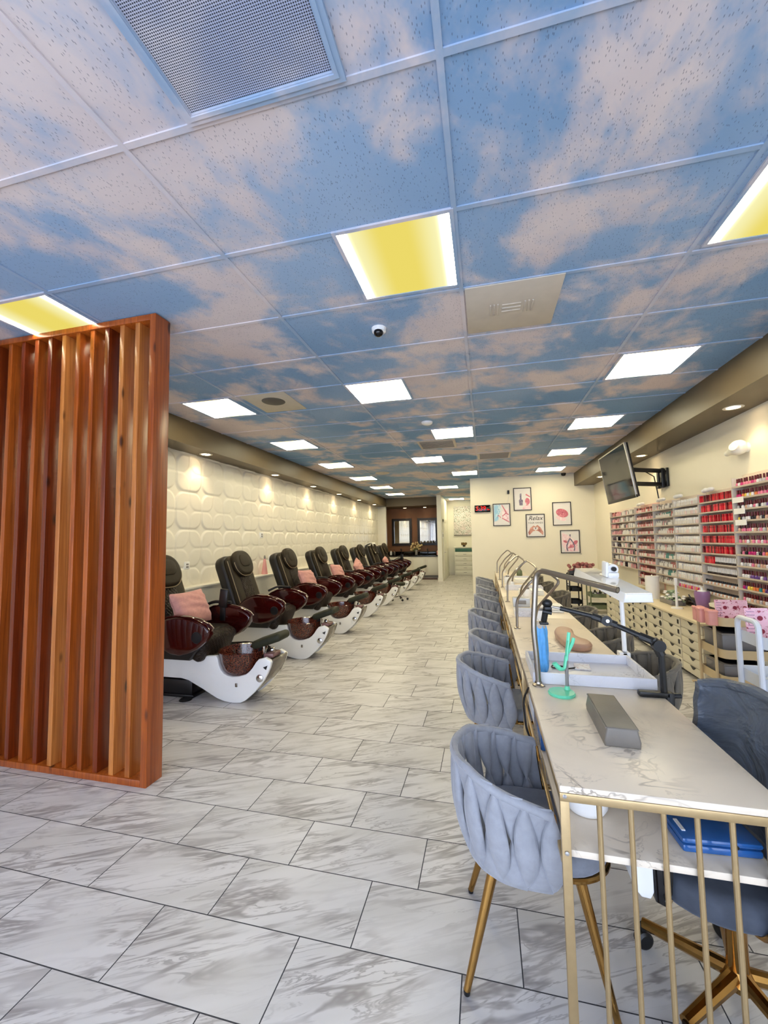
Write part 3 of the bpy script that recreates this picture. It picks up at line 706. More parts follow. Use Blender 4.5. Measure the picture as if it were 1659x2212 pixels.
MB().lathe([(.05, 0), (.06, .07), (.05, .07), (0, .06)], (-.82, 16.95, 1.15), 12).build('pot', M['frame'], pt)
lf = MB()
for k in range(14):
    a = 2*PI*k/14; lf.ball((-.82+.08*math.cos(a), 16.95+.05*math.sin(a), 1.27+.03*math.sin(k*2.1)), (.05, .03, .035), u=6, v=5)
lf.build('foliage', pm('bronze leaf', (120, 96, 50), .5, var=.2), pt)
q = thing('hall_thermostat', 'small dark wall switch beside the hallway door', 'switch', (-1.45, 14.75, 1.6))
MB().box(-1.468, -1.445, 14.68, 14.78, 1.5, 1.72, .004).build('plate', M['white'], q); MB().box(-1.447, -1.436, 14.7, 14.76, 1.56, 1.66, .004).build('button', M['black'], q)

# ---------------------------------------------------------------- partition wall: clock, prints, outlet
YB = 10.75
q = thing('led_clock', 'black digital wall clock with red numerals reading 5:39 at the left of the wall', 'clock', (-.03, YB, 2.24))
MB().box(-.225, .165, YB-.05, YB, 2.155, 2.335, .008).build('case', M['blackg'], q)
text_mesh('numerals', '5:39', .15, M['red'], Matrix.Translation((-.075, YB-.052, 2.247)) @ Matrix.Rotation(PI/2, 4, 'X'), q, shear=.1)
text_mesh('pm_mark', 'PM', .05, M['red'], Matrix.Translation((.115, YB-.052, 2.215)) @ Matrix.Rotation(PI/2, 4, 'X'), q)
q = thing('wall_plug', 'small black plug with thin cord on the wall left of the top print', 'plug', (.62, YB, 2.64))
MB().box(.595, .645, YB-.04, YB, 2.6, 2.69, .006).build('plug_body', M['black'], q)
MB().tube([(.62, YB-.01, 2.6), (.625, YB-.008, 2.5), (.6, YB-.008, 2.42), (.56, YB-.008, 2.365)], .004, 5).build('cord', M['paper'], q)
def blob(b, pts, y, d=.002, mi=0):
    b.prism(pts, 'y', y-d, y, mi=mi); return b
def ell(cx, cz, rx, rz, n=20, a0=0, a1=360, rot=0):
    out = []
    for k in range(n):
        a = math.radians(a0+(a1-a0)*k/(n-(0 if a1-a0 == 360 else 1))); x, z = rx*math.cos(a), rz*math.sin(a); c, s_ = math.cos(math.radians(rot)), math.sin(math.radians(rot))
        out.append((cx+x*c-z*s_, cz+x*s_+z*c))
    return out
def rib(pts, w):
    P = [Vector((p[0], p[1], 0)) for p in pts]; L = []; R_ = []
    for i, p in enumerate(P):
        d = (P[min(i+1, len(P)-1)]-P[max(i-1, 0)]).normalized(); n = Vector((-d.y, d.x, 0))*w
        L.append((p+n)[:2]); R_.append((p-n)[:2])
    return [[L[i], L[i+1], R_[i+1], R_[i]] for i in range(len(P)-1)]
def picture(x0, x1, z0, z1, label, paper, arts, deep='frame'):
    cx, cz = (x0+x1)/2, (z0+z1)/2
    q = thing('framed_print', label, 'framed print', (cx, YB, z0), 'framed prints on the partition wall')
    f = MB(); w = .018
    f.ring('y', x0, x1, z0, z1, YB-.025, YB, w).build('frame', M['ink'], q)
    MB().box(x0+w, x1-w, YB-.012, YB, z0+w, z1-w).build('print', paper, q, smooth=0)
    for n, m, polys in arts:
        b = MB()
        for j, pl in enumerate(polys): blob(b, [(cx+px*(x1-x0)/2, cz+pz*(z1-z0)/2) for px, pz in pl], YB-.012, .0012+.0002*j+.0009*len(n) % .0011)
        b.build(n, m, q, smooth=0)
    return q, cx, cz
P1 = pm('pale print paper', (232, 228, 228), .5, var=.02)
rose = m_swirl('rose wash', ((206, 112, 130), (226, 150, 164), (176, 70, 96)), 14, 1); flesh = m_swirl('skin wash', ((198, 140, 124), (220, 166, 150), (160, 96, 88)), 12, 3)
bluew = m_swirl('blue wash', ((160, 205, 232), (214, 232, 240), (110, 170, 214)), 10, 4); plum = m_swirl('plum wash', ((120, 110, 134), (170, 160, 180), (80, 74, 100)), 16, 5)
palep = m_swirl('pale rose wash', ((244, 214, 222), (250, 236, 238), (232, 180, 196)), 8, 6)
picture(.225, .65, 1.795, 2.36, 'print of pale blue and red nail brushes, beside the red clock', P1,
        [('blue_wash', bluew, [[(-.85, .9), (-.1, .9), (-.1, .35), (-.35, .0), (-.4, -.5), (-.85, -.6)]]), ('hand_drawing', palep, [[(.05, .3), (.8, .6), (.85, -.6), (.1, -.35)]]),
         ('brush_lines', rose, [[(.0, .88), (.12, .86), (.6, .2), (.5, .12)], [(.45, .2), (.8, .05), (.8, -.05), (.42, .1)], [(.05, -.1), (.5, .18), (.5, .08), (.1, -.18)], [(.05, -.25), (.85, -.62), (.85, -.72), (.03, -.35)], [(-.5, -.2), (-.38, .0), (-.1, -.2), (-.12, -.3), (-.35, -.1)]])])
picture(.738, 1.167, 2.17, 2.74, 'topmost print on the wall, nail polish bottle and pink roses', P1,
        [('bottle_drawing', plum, [[(-.35, -.55), (.0, -.55), (.05, -.1), (-.1, .0), (-.1, .5), (-.3, .45), (-.28, .0), (-.4, -.1)]]), ('rose_drawing', rose, [ell(.55, -.2, .26, .3, rot=20), [(.35, .35), (.85, .12), (.85, .22), (.42, .46)], [(.3, -.6), (.6, -.55), (.75, -.3), (.5, -.45)]]), ('pink_wash', palep, [[(-.1, -.9), (.9, -.9), (.85, -.55), (.2, -.55)]])])
q, cx, cz = picture(1.015, 1.457, 1.5, 2.072, 'lowest middle print, hands forming a heart under dark lettering', P1,
        [('hands_drawing', flesh, [[(-.8, -.6), (-.55, -.2), (-.2, .0), (.0, -.1), (-.02, -.2), (-.2, -.12), (-.25, -.3), (.0, -.45), (-.3, -.5), (-.7, -.85)], [(.8, -.6), (.55, -.2), (.2, .05), (.02, -.08), (.02, -.2), (.2, -.1), (.25, -.3), (.0, -.45), (.3, -.5), (.75, -.85)]]), ('heart', plum, [[(-.02, -.2), (.05, -.14), (.08, -.22), (.0, -.36), (-.08, -.26)]])])
text_mesh('script_lettering', 'Relax', .15, M['ink'], Matrix.Translation((cx, YB-.0135, 1.965)) @ Matrix.Rotation(PI/2, 4, 'X'), q, .001, shear=.35)
text_mesh('small_lettering', 'YOUR HANDS', .055, M['ink'], Matrix.Translation((cx, YB-.0135, 1.85)) @ Matrix.Rotation(PI/2, 4, 'X'), q, .001)
picture(1.643, 2.071, 1.775, 2.347, 'print with a large rose pink oval blot, upper right of the wall', P1,
        [('oval_drawing', rose, [ell(.02, .05, .66, .36, rot=-12)]), ('lower_wash', palep, [ell(-.1, -.42, .55, .18, rot=-14)])])
picture(1.796, 2.235, 1.097, 1.656, 'lowest print at the right, dark nail nippers over pink swirls', P1,
        [('pink_wash', palep, [[(-.8, .8), (-.3, .6), (.7, .0), (.8, -.85), (-.5, -.85), (-.85, -.2)]]), ('swirl_drawing', rose, [ell(.5, -.1, .3, .16, rot=30), ell(-.5, .0, .22, .1, rot=-20), [(-.3, -.6), (.4, -.5), (.5, -.3), (.0, -.25)]]), ('nippers_drawing', plum, rib([(.02, .62), (.0, .3), (-.2, .0), (-.36, -.35), (-.36, -.6), (-.28, -.82)], .07)+rib([(-.05, .3), (.1, .15), (.3, -.1), (.42, -.35), (.42, -.6), (.36, -.82)], .06))])
q = thing('wall_outlet', 'white wall outlet low on the partition wall behind the lamp pipes', 'wall outlet', (1.92, YB, .34))
MB().box(1.88, 1.96, YB-.012, YB, .28, .4, .004).build('plate', M['white'], q); MB().box(1.905, 1.935, YB-.016, YB-.01, .3, .33, .002).box(1.905, 1.935, YB-.016, YB-.01, .35, .38, .002).build('socket', M['greyp'], q)
# ---------------------------------------------------------------- television on its wall arm
tv = thing('television', 'black flat television tilted down on a wall arm above the polish racks', 'television', (1.85, 6.3, 2.1))
TM = Matrix.Translation((1.82, 6.28, 2.335)) @ Matrix.Rotation(math.radians(-8.8), 4, 'Y')
MB().box(-.014, .03, -.59, .59, -.35, .35, .006, M=TM).build('back_cover', M['black'], tv)
fb = MB()
for a in (-1, 1): fb.box(-.02, .006, a*.585-.01, a*.585+.01, -.355, .355, .003, M=TM)
fb.box(-.02, .006, -.595, .595, .343, .357, .003, M=TM).build('bezel', M['silver'], tv)
MB().box(-.02, .006, -.595, .595, -.357, -.318, .004, M=TM).build('chin', M['black'], tv)
MB().box(-.018, -.012, -.575, .575, -.318, .343, M=TM).build('screen', M['screen'], tv, smooth=0)
ar = thing('tv_arm', 'black folding wall arm holding the television', 'tv mount', (2.58, 6.78, 2.33))
MB().box(2.565, 2.598, 6.62, 6.94, 2.2, 2.47, .006).box(2.53, 2.57, 6.7, 6.76, 2.19, 2.48, .006).box(2.53, 2.57, 6.82, 6.88, 2.19, 2.48, .006).build('wall_plate', M['black'], ar)
MB().tube([(2.55, 6.73, 2.44), (1.98, 6.42, 2.44)], .024, 6, sq=(.7, 1.3)).tube([(2.55, 6.73, 2.24), (1.98, 6.42, 2.24)], .024, 6, sq=(.7, 1.3)).build('arm', M['black'], ar)
MB().box(1.93, 1.99, 6.34, 6.46, 2.2, 2.48, .008).box(1.84, 1.94, 6.2, 6.5, 2.29, 2.39, .006).build('swivel', M['black'], ar)
tag(MB().tube([(0, 0, 0), (.16, .1, -.02), (.34, .22, -.1), (.4, .3, -.3), (.42, .3, -.47)], .008, 6).build('hanging_cable', M['black'], None, (2.1, 6.5, 2.46)), 'thin black cord hanging from the television arm to the rack', 'cord')
e = thing('emergency_light', 'cream twin emergency light on the right wall above the racks', 'emergency light', (2.58, 4.88, 2.37))
MB().lathe([(.05, 0), (.05, .03), (.04, .045), (0, .045)], (0, 0, 0), 24, M=Matrix.Translation((2.6, 4.82, 2.37)) @ Matrix.Rotation(-PI/2, 4, 'Y')).build('base', M['wallw'], e)
MB().lathe([(0, -.075), (.04, -.068), (.066, -.045), (.075, -.01), (.068, .04), (.045, .10), (.028, .17), (.03, .2), (0, .2)], (0, 0, 0), 24, M=Matrix.Translation((2.525, 4.83, 2.375)) @ Matrix.Rotation(math.radians(-97), 4, 'X')).build('lamp_head', M['wallw'], e)
MB().lathe([(.048, 0), (.044, .012), (.03, .012), (.026, .004), (0, .006)], (0, 0, 0), 22, M=Matrix.Translation((2.47, 4.79, 2.38)) @ Matrix.Rotation(math.radians(-70), 4, 'Y') @ Matrix.Rotation(.5, 4, 'X')).build('lens_ring', M['wall'], e)

# ---------------------------------------------------------------- polish racks on the right wall
SH = [1.868-.1165*i for i in range(10)]          # shelf heights of the long rack
SA = [1.975-.1135*i for i in range(12)]           # shelf heights of the near rack
def rack(name, label, y0, y1, zs, m, zt):
    t = thing(name, label, 'polish rack', (2.58, (y0+y1)/2, zs[-1]))
    MB().box(2.575, 2.598, y0, y1, zs[-1]-.02, zt, .003).build('back_board', m, t)
    for z in zs: MB().box(2.478, 2.575, y0, y1, z-.01, z, .002).box(2.476, 2.481, y0, y1, z-.012, z+.006, .001).build('shelf', M['shelf'], t)
    for q in (y0, y1-.006): MB().box(2.48, 2.575, q, q+.006, zs[-1]-.02, zt-.03).build('side_panel', M['glass'], t)
    return t
rack('polish_rack', 'nearest wall rack of dark capped polish at the right picture edge', 3.72, 4.90, SA, M['rack'], 2.1)
rack('polish_rack', 'wall rack holding the block of bright red bottles', 4.91, 5.60, SH, M['rack'], 2.0)
rack('polish_rack', 'wall rack of white capped bottles beside the red block', 5.61, 6.27, SH, M['rack'], 2.0)
rack('polish_rack', 'wall rack of mixed white and grey bottles under the television arm', 6.28, 6.95, SH, M['rack'], 2.0)
rack('polish_rack', 'rose backed wall rack under the television', 6.96, 7.72, SH+[.70], M['rackp'], 2.0)
rack('polish_rack', 'farthest wall rack of mixed dark and white goods by the corner', 7.73, 9.12, SH[:9], M['rack'], 2.0)
# bottles: one mesh per kind and colour, individuals share it
def bottle_mesh(nm, body, cap, w=.0145, hb=.036, hc=.036, capw=.0095, square=False):
    b = MB()
    if square: b.box(-w, w, -w, w, 0, hb, .003, mi=0).box(-capw, capw, -capw, capw, hb, hb+hc, .002, mi=1)
    else: b.lathe([(w*.9, 0), (w, .004), (w, hb*.75), (w*.5, hb), (capw*.8, hb+.001)], seg=10, mi=0).lathe([(capw, hb), (capw*.88, hb+hc), (0, hb+hc)], seg=10, mi=1)
    o = b.build(nm, [body, cap]); me = o.data; bpy.data.objects.remove(o); return me
def pol(nm, rgb, r=.12): return pm(nm+' lacquer', rgb, r, var=.05)
capred = pol('dark red cap', (92, 8, 16), .25); capw = pol('white cap', (244, 242, 240), .3); capb = pol('black cap', (20, 18, 20), .25); capg = pol('grey cap', (150, 146, 142), .3)
PC = {'pink': (236, 130, 160), 'yellow': (244, 214, 90), 'orange': (240, 140, 80), 'pale grey': (200, 196, 196), 'white': (240, 238, 236), 'purple': (120, 84, 150), 'magenta': (206, 40, 120), 'teal': (60, 150, 150), 'nude': (222, 178, 152), 'black': (40, 36, 42)}
POL = {k: pol(k, v) for k, v in PC.items()}
def put(me, name, label, group, x, y, z, cat='polish bottle'):
    o = bpy.data.objects.new(name, me); COL.objects.link(o); o.location = (x, y, z); tag(o, label, cat, group)
    return o
def dab(z, arr): return 'topmost' if z == 0 else ORD[z]+' from top'
mA = {k: bottle_mesh('nail_polish_bottle', POL[k], capred, hb=.038, hc=.04) for k in PC}
pal = [['pale grey', 'pink', 'white', 'pink'], ['yellow', 'pink', 'orange', 'pink'], ['white', 'pale grey', 'nude', 'white'], ['pale grey', 'nude', 'black', 'white'], ['pink', 'pale grey', 'white', 'nude'], ['nude', 'pale grey', 'white', 'pink'],
       ['orange', 'pink', 'pale grey', 'black'], ['pale grey', 'white', 'pink', 'nude'], ['white', 'white', 'purple', 'purple'], ['yellow', 'magenta', 'orange', 'purple'], ['white', 'nude', 'pink', 'pale grey'], ['pink', 'white', 'nude', 'pale grey']]
rnd = random.Random(3)
for r, z in enumerate(SA):
    y = 4.18
    while y < 4.86:
        k = rnd.choice(pal[r]) if rnd.random() < .8 else rnd.choice(list(PC))
        put(mA[k], 'nail_polish_bottle', 'dark red capped bottle of %s polish on the nearest rack, shelf %s' % (k, dab(r, SA)), 'dark red capped polish on the nearest rack', 2.498+rnd.uniform(-.006, .006), y, z, 'nail polish bottle')
        y += .0415
# red block
mR = {}
for n, c in (('bright red', (214, 22, 40)), ('crimson', (168, 10, 26)), ('dark red', (110, 8, 18)), ('coral red', (236, 60, 70))):
    mR[n] = bottle_mesh('red_polish_bottle', pol(n, c, .18), pol(n+' cap', tuple(int(v*.86) for v in c), .2), w=.0125, hb=.055, hc=.028, capw=.0115, square=True)
for r in range(7):
    y = 4.94
    while y < (5.58 if r < 6 else 5.56):
        if r == 6 and y < 5.36: y = 5.36
        k = rnd.choice(list(mR))
        put(mR[k], 'red_polish_bottle', '%s bottle packed in the red block, shelf %s' % (k, dab(r, 0)), 'red bottles in the red block', 2.498+rnd.uniform(-.008, .008), y, SH[r], 'polish bottle')
        y += .0292
# pale slim tubes under the red block
mT = bottle_mesh('gel_tube', pol('clear beige', (206, 190, 178)), capw, w=.010, hb=.03, hc=.05, capw=.006)
mT2 = bottle_mesh('gel_tube', pol('dark gel', (52, 40, 38)), capw, w=.011, hb=.028, hc=.052, capw=.006)
for r in (6, 7):
    for i in range(15 if r == 6 else 21):
        put(mT2, 'gel_tube', 'dark tube with slim white cap under the red block, shelf %s' % dab(r, 0), 'slim tubes under the red block', 2.498, 4.935+.0285*i, SH[r], 'gel tube')
mN = bottle_mesh('polish_jar', POL['nude'], capb, w=.014, hb=.03, hc=.022, capw=.011); mN2 = bottle_mesh('polish_jar', POL['white'], capb, w=.014, hb=.03, hc=.022, capw=.011)
for r in (8, 9):
    for i in range(18): put((mN, mN2)[i % 2], 'polish_jar', 'short %s jar with black cap under the red block, shelf %s' % (('nude', 'white')[i % 2], dab(r, 0)), 'black capped jars under the red block', 2.5, 4.945+.036*i, SH[r], 'polish jar')
# white capped section
mW = [bottle_mesh('white_polish_bottle', pol('ivory', (236, 230, 222)), capw, w=.0145, hb=.05, hc=.03, capw=.012, square=True), bottle_mesh('white_polish_bottle', pol('blush', (240, 214, 208)), capw, w=.0145, hb=.05, hc=.03, capw=.012, square=True)]
for r in range(9):
    for i in range(19):
        if rnd.random() < .06: continue
        k = 1 if rnd.random() < .18 else 0
        put(mW[k], 'white_polish_bottle', '%s bottle with white cap beside the red block, shelf %s' % (('ivory', 'blush')[k], dab(r, 0)), 'white capped bottles beside the red block', 2.498+rnd.uniform(-.004, .004), 5.63+.0338*i, SH[r], 'polish bottle')
mO = {k: bottle_mesh('polish_jar', POL[k], capw, w=.015, hb=.045, hc=.025, capw=.012) for k in ('orange', 'pink', 'nude', 'magenta')}
for i in range(16):
    k = ('orange', 'pink', 'nude', 'magenta')[i % 4]; put(mO[k], 'polish_jar', '%s jar with white cap on the bottom shelf beside the red block' % k, 'coloured jars on the bottom shelf', 2.5, 5.635+.04*i, SH[9], 'polish jar')
# the many small far bottles, as one mass
far = MB(); FM = [pol('far white', (236, 232, 226)), pol('far grey', (156, 150, 146)), pol('far rose', (196, 116, 112)), pol('far pink', (232, 170, 172)), pol('far teal', (90, 150, 140)), pol('far maroon', (110, 40, 40)), POL['black']]
for r in range(10):
    y = 6.3
    while y < 6.91:
        c = 4 if (r in (1, 6, 8) and 6.4 < y < 6.62 and rnd.random() < .8) else (2 if (r in (1, 3, 7) and y < 6.5 and rnd.random() < .7) else rnd.choice((0, 0, 0, 1, 1, 3)))
        h = .07+rnd.uniform(-.008, .01); far.box(2.496, 2.53, y, y+.026, SH[r], SH[r]+h*.62, .002, mi=0 if rnd.random() < .6 else c, seg=1).box(2.502, 2.524, y+.005, y+.021, SH[r]+h*.62, SH[r]+h, mi=c); y += .034
for r in range(11):
    z = (SH+[.70])[r]; y = 6.98
    while y < 7.68:
        c = rnd.choice((3, 3, 0, 2)); far.box(2.496, 2.53, y, y+.026, z, z+.045, mi=c).box(2.502, 2.524, y+.005, y+.021, z+.045, z+.078, mi=5 if rnd.random() < .75 else 2); y += .034
for r in range(9):
    y = 7.76
    while y < 9.03:
        far8 = y > 8.55
        c = rnd.choice((5, 2, 3) if (far8 and r in (0, 1, 2, 3)) else ((6, 0, 6) if r in (4, 5, 7) and far8 else (0, 0, 3, 1, 6 if r > 3 else 0)))
        h = rnd.uniform(.05, .09); wd = rnd.choice((.03, .03, .06))
        if rnd.random() < .86: far.box(2.49, 2.535, y, y+wd, SH[r], SH[r]+h, .002, mi=c, seg=1)
        y += wd+.014
tag(far.build('far_polish_bottles', FM), 'mass of small white, rose and dark bottles filling the far wall racks', 'polish bottles', None, 'stuff')
# things lying on top of the racks
for y, w, l in ((5.45, .16, 'white bundle lying on top of the red bottle rack'), (6.2, .14, 'small white bundle on top of the rack of white capped bottles'), (6.75, .18, 'white paper bundle on top of the rack under the television arm'), (7.55, .2, 'white bundle on top of the rose backed rack')):
    b = MB()
    for k in range(5): b.ball((0, w*(k/4-.5), .02+.008*math.sin(k*3)), (.03, w*.22, .025), u=8, v=6)
    tag(b.build('paper_bundle', M['paper'], None, (2.52, y, 1.995)), l, 'paper bundle', 'bundles on top of the racks')
for i, r in enumerate((2, 3, 4)):
    q = put(MB().box(-.002, .002, -.09, .09, 0, .055).build('shelf_card', M['paper']).data, 'shelf_card', 'white card standing on the %s red shelf edge of the nearest rack' % ORD[i], 'white shelf cards', 2.472, 4.8-.012*i, SA[r]+.066, 'card')
for o in [o for o in bpy.data.objects if o.name.startswith('shelf_card') and 'label' not in o]: bpy.data.objects.remove(o)

# ---------------------------------------------------------------- drawer units and counter
for i in range(7):
    y0 = 4.72+.47*i; y1 = y0+.46
    u = thing('drawer_unit', '', 'drawer unit', (2.3, (y0+y1)/2, 0), 'ivory drawer units under the racks')
    u['label'] = ('ivory drawer unit standing behind the beige trolley, nearest of the row' if i == 0 else 'ivory drawer unit with dark square cut-outs, second from the beige trolley' if i == 1 else 'ivory drawer unit with round cut-outs, %s from the beige trolley' % ORD[i] if i < 5 else 'plain ivory drawer unit, %s from the beige trolley' % ORD[i])
    MB().box(2.07, 2.58, y0, y1, .05, .598, .003).build('carcass', M['drawer'], u)
    MB().box(2.12, 2.56, y0+.02, y1-.02, 0, .05).build('plinth', M['black'], u)
    n = 6 if i == 0 else 5
    for k in range(n):
        h = .54/n; z0 = .055+h*k
        d = MB().box(2.05, 2.072, y0+.006, y1-.006, z0+.003, z0+h-.003, .003).build('drawer', M['drawer'], u)
        ym = (y0+y1)/2
        hm = MB().prism([(ym-.06, z0+h-.003), (ym+.06, z0+h-.003), (ym+.012, z0+h-.034), (ym-.012, z0+h-.034)], 'x', 2.047, 2.051)
        hm.build('finger_pull', M['black'], d)
        if i == 1: MB().box(2.047, 2.051, y0+.03, y0+.07, z0+h*.3, z0+h*.75, .002).build('cut_out', M['black'], d)
        elif 2 <= i < 5: MB().prism(ell(y0+.055, z0+h*.5, .034, .034, 16), 'x', 2.047, 2.051).build('cut_out', M['black'], d)
tag(MB().box(-.28, .27, -1.66, 1.66, 0, .028, .005).build('countertop', M['counter'], None, (2.31, 6.37, .6)), 'long cream countertop lying over the ivory drawer units', 'countertop')
CT = .628
q = thing('paper_towel_roll', 'tall white paper towel roll standing on the cream countertop', 'paper towel roll', (2.24, 6.45, CT))
MB().lathe([(.02, 0), (.085, 0), (.085, .30), (.02, .30)], (2.24, 6.45, CT+.01), 24).build('roll', M['paper'], q); MB().lathe([(.09, 0), (.09, .01), (.01, .012), (.01, .32), (0, .33)], (2.24, 6.45, CT), 20).build('stand', M['wallw'], q)
q = thing('artificial_plant', 'low pale green artificial plant on the countertop beside the paper towel roll', 'plant', (2.3, 6.0, CT))
lf = MB(); fl = MB()
for k in range(60):
    a = rnd.uniform(0, 2*PI); r = rnd.uniform(0, 1); x, y, z = 2.3+.1*r*math.cos(a), 6.0+.26*r*math.sin(a), CT+.05+.12*rnd.random()*(1-.4*r)
    (lf if k % 3 else fl).ball((x, y, z), (.022, .035, .014), u=6, v=4, M=None)
lf.build('leaves', pm('pale sage leaf', (150, 170, 140), .6, var=.2, scale=30), q); fl.build('blossoms', M['paper'], q); MB().box(2.22, 2.38, 5.82, 6.18, CT, CT+.06, .01).build('trough', M['greyp'], q)
q = thing('desk_lamp_stand', 'slim white post on a flat round base on the countertop', 'stand', (2.2, 5.62, CT))
MB().lathe([(.06, 0), (.06, .012), (.014, .02), (.012, .3), (0, .3)], (2.2, 5.62, CT), 16).build('stand', M['white'], q); MB().box(2.185, 2.215, 5.6, 5.64, CT+.27, CT+.36, .008).build('head', M['white'], q)
q = thing('black_case', 'long black case lying at the back of the countertop under the racks', 'case', (2.47, 5.8, CT))
MB().box(2.42, 2.52, 5.62, 5.98, CT, CT+.09, .01).build('case', M['black'], q); MB().box(2.414, 2.422, 5.75, 5.85, CT+.05, CT+.065, .002).build('latch', M['steel'], q)
q = thing('ceramic_vase', 'glossy purple vase on the countertop before the red bottles', 'vase', (2.38, 5.42, CT))
MB().lathe([(.0, .0), (.046, 0), (.052, .01), (.068, .12), (.076, .2), (.072, .23), (.062, .23), (.056, .12), (0, .03)], (2.38, 5.42, CT), 28).build('body', M['purple'], q); MB().lathe([(.05, .215), (.04, .238), (.012, .243), (.014, .268), (0, .272)], (2.38, 5.42, CT), 16).build('lid', M['white'], q)
q = thing('white_bowl', 'shallow white bowl on dark stand beside the purple vase', 'bowl', (2.40, 5.08, CT))
MB().lathe([(.05, 0), (.06, .09), (0, .09)], (2.40, 5.08, CT), 16).build('stand', pm('navy box', (26, 34, 66), .4), q); MB().lathe([(.05, .09), (.1, .11), (.105, .14), (.095, .14), (0, .11)], (2.40, 5.08, CT), 20).build('bowl', M['wallw'], q)

# ---------------------------------------------------------------- trolleys
def trolley(name, label, x0, x1, y0, y1, zs, m, hside, hz, lip=.075, bins=None):
    t = thing(name, label, 'trolley', ((x0+x1)/2, (y0+y1)/2, 0), 'utility trolleys')
    cx, cy, w, d = (x0+x1)/2, (y0+y1)/2, x1-x0, y1-y0
    for z in zs:
        b = MB(); o1 = rrect(w, d, .06, 6, cx, cy); n = len(o1); i1 = rrect(w-.012, d-.012, .055, 6, cx, cy)
        vs = [(x, y, z) for x, y in o1]+[(x, y, z+lip) for x, y in o1]+[(x, y, z+lip) for x, y in i1]+[(x, y, z+.006) for x, y in i1]
        fs = [tuple(range(n))[::-1], tuple(range(3*n, 4*n))]
        for k in range(3): fs += [(k*n+j, k*n+(j+1) % n, (k+1)*n+(j+1) % n, (k+1)*n+j) for j in range(n)]
        b.add(vs, fs).build('tray', m, t)
    return t
def frame_u(t, xa, ya, xb, yb, z0, z1, r, m):
    MB().tube(fillet([(xa, ya, z0), (xa, ya, z1), (xb, yb, z1), (xb, yb, z0)], .05), r, 10).build('upright', m, t)
def caster(t, x, y, r=.026):
    c = MB().lathe([(0, -.011), (r, -.011), (r, .011), (0, .011)], (0, 0, 0), 16, M=Matrix.Translation((x, y, r)) @ Matrix.Rotation(PI/2, 4, 'Y')).box(x-.018, x+.018, y-.012, y+.012, r, .07, .004).build('caster', M['black'], t)
t = trolley('utility_trolley', 'beige three tier trolley with pink pots clipped on its left end, before the drawer units', 1.97, 2.36, 4.2, 4.62, (.2, .425, .70), M['beige'], 0, 0)
frame_u(t, 1.955, 4.56, 1.955, 4.28, .1, .79, .012, M['beige']); frame_u(t, 2.375, 4.56, 2.375, 4.28, .1, .79, .012, M['beige'])
MB().tube([(1.955, 4.56, .1), (1.955, 4.28, .1)], .012, 8).tube([(2.375, 4.56, .1), (2.375, 4.28, .1)], .012, 8).tube([(1.955, 4.42, .1), (2.375, 4.42, .1)], .012, 8).tube([(1.955, 4.62, .1), (1.9, 4.62, .1)], .01, 8).build('base_frame', M['beige'], t)
for x in (1.955, 2.375):
    for y in (4.58, 4.27): caster(t, x, y)
bin_m = pm('smoke grey plastic bin', (126, 124, 128), .3, var=.06)
for z, h, l in ((.207, .16, 'grey plastic bin in the lowest tray of the beige trolley'), (.432, .2, 'grey plastic bin in the middle tray of the beige trolley')):
    q = thing('storage_bin', l, 'storage bin', (2.165, 4.42, z))
    MB().box(2.0, 2.33, 4.26, 4.58, z, z+h, .02).build('body', bin_m, q); MB().box(1.995, 2.335, 4.255, 4.585, z+h-.02, z+h, .008).build('rim', M['greyp'], q)
for i, (x, y) in enumerate(((1.935, 4.5), (1.925, 4.40), (1.94, 4.28))):
    q = thing('pink_pot', 'pink tapered pot clipped to the beige trolley, %s' % ('with a dark brush in it', 'between the other two', 'nearest the viewer')[i], 'pot', (x, y, .7), 'pink pots on the beige trolley')
    MB().prism(rrect(.075, .075, .015, 3, x, y), 'z', .7, .82, .004).build('pot', M['pinkp'], q)
    MB().prism(rrect(.085, .085, .018, 3, x, y), 'z', .81, .83, .004).build('rim', M['pinkp'], q)
    if i == 0: tag(MB().tube([(0, 0, 0), (-.05, .05, .13)], .006, 6).build('brush', M['ink'], None, (x, y, .80)), 'dark brush leaning in the farthest pink pot', 'brush')
LFM = pm('leaflet flower', (150, 40, 66), .5); LGM = pm('leaflet grey', (150, 110, 150), .6)
def leaflet(x0, x1, y, z0, z1, label, lean=.03):
    q = thing('leaflet_stand', label, 'leaflet stand', ((x0+x1)/2, y, z0), 'pink leaflet stands')
    lk = MB().prism([(y-.004, z0), (y+.004, z0), (y+.004+lean, z1), (y-.004+lean, z1)], 'x', x0, x1)
    for i in range(3):
        for j in range(2):
            cx = x0+(x1-x0)*(.3+.3*i); cz = z0+(z1-z0)*(.25+.42*j)
            yy = y-.004+lean*(cz-z0)/(z1-z0); lk.prism(ell(cx, cz, .016, .016, 14), 'y', yy-.0025, yy+.001, mi=1)
    for i in range(8):
        cz = z0+(z1-z0)*(.1+.11*i); yy = y-.004+lean*(cz-z0)/(z1-z0); lk.box(x0+.01, x0+(x1-x0)*.2, yy-.0015, yy+.001, cz, cz+.003, mi=2)
    lk.build('leaflet', [M['card'], LFM, LGM], q, smooth=0)
    MB().prism([(y+.004, z0), (y+.004+lean, z1), (y+.10, z0)], 'x', (x0+x1)/2-.004, (x0+x1)/2+.004).build('easel_back', M['white'], q)
leaflet(1.99, 2.24, 4.3, .712, .915, 'pink printed leaflet leaning on the top tray of the beige trolley')
t = trolley('utility_trolley', 'white three tier trolley cut by the right picture edge beside the slate chair', 1.66, 2.05, 3.02, 3.38, (.27, .53, .785), M['metalw'], 0, 0)
frame_u(t, 1.65, 3.31, 1.65, 3.09, .09, .945, .017, M['metalw']); frame_u(t, 2.065, 3.31, 2.065, 3.09, .09, .945, .017, M['metalw'])
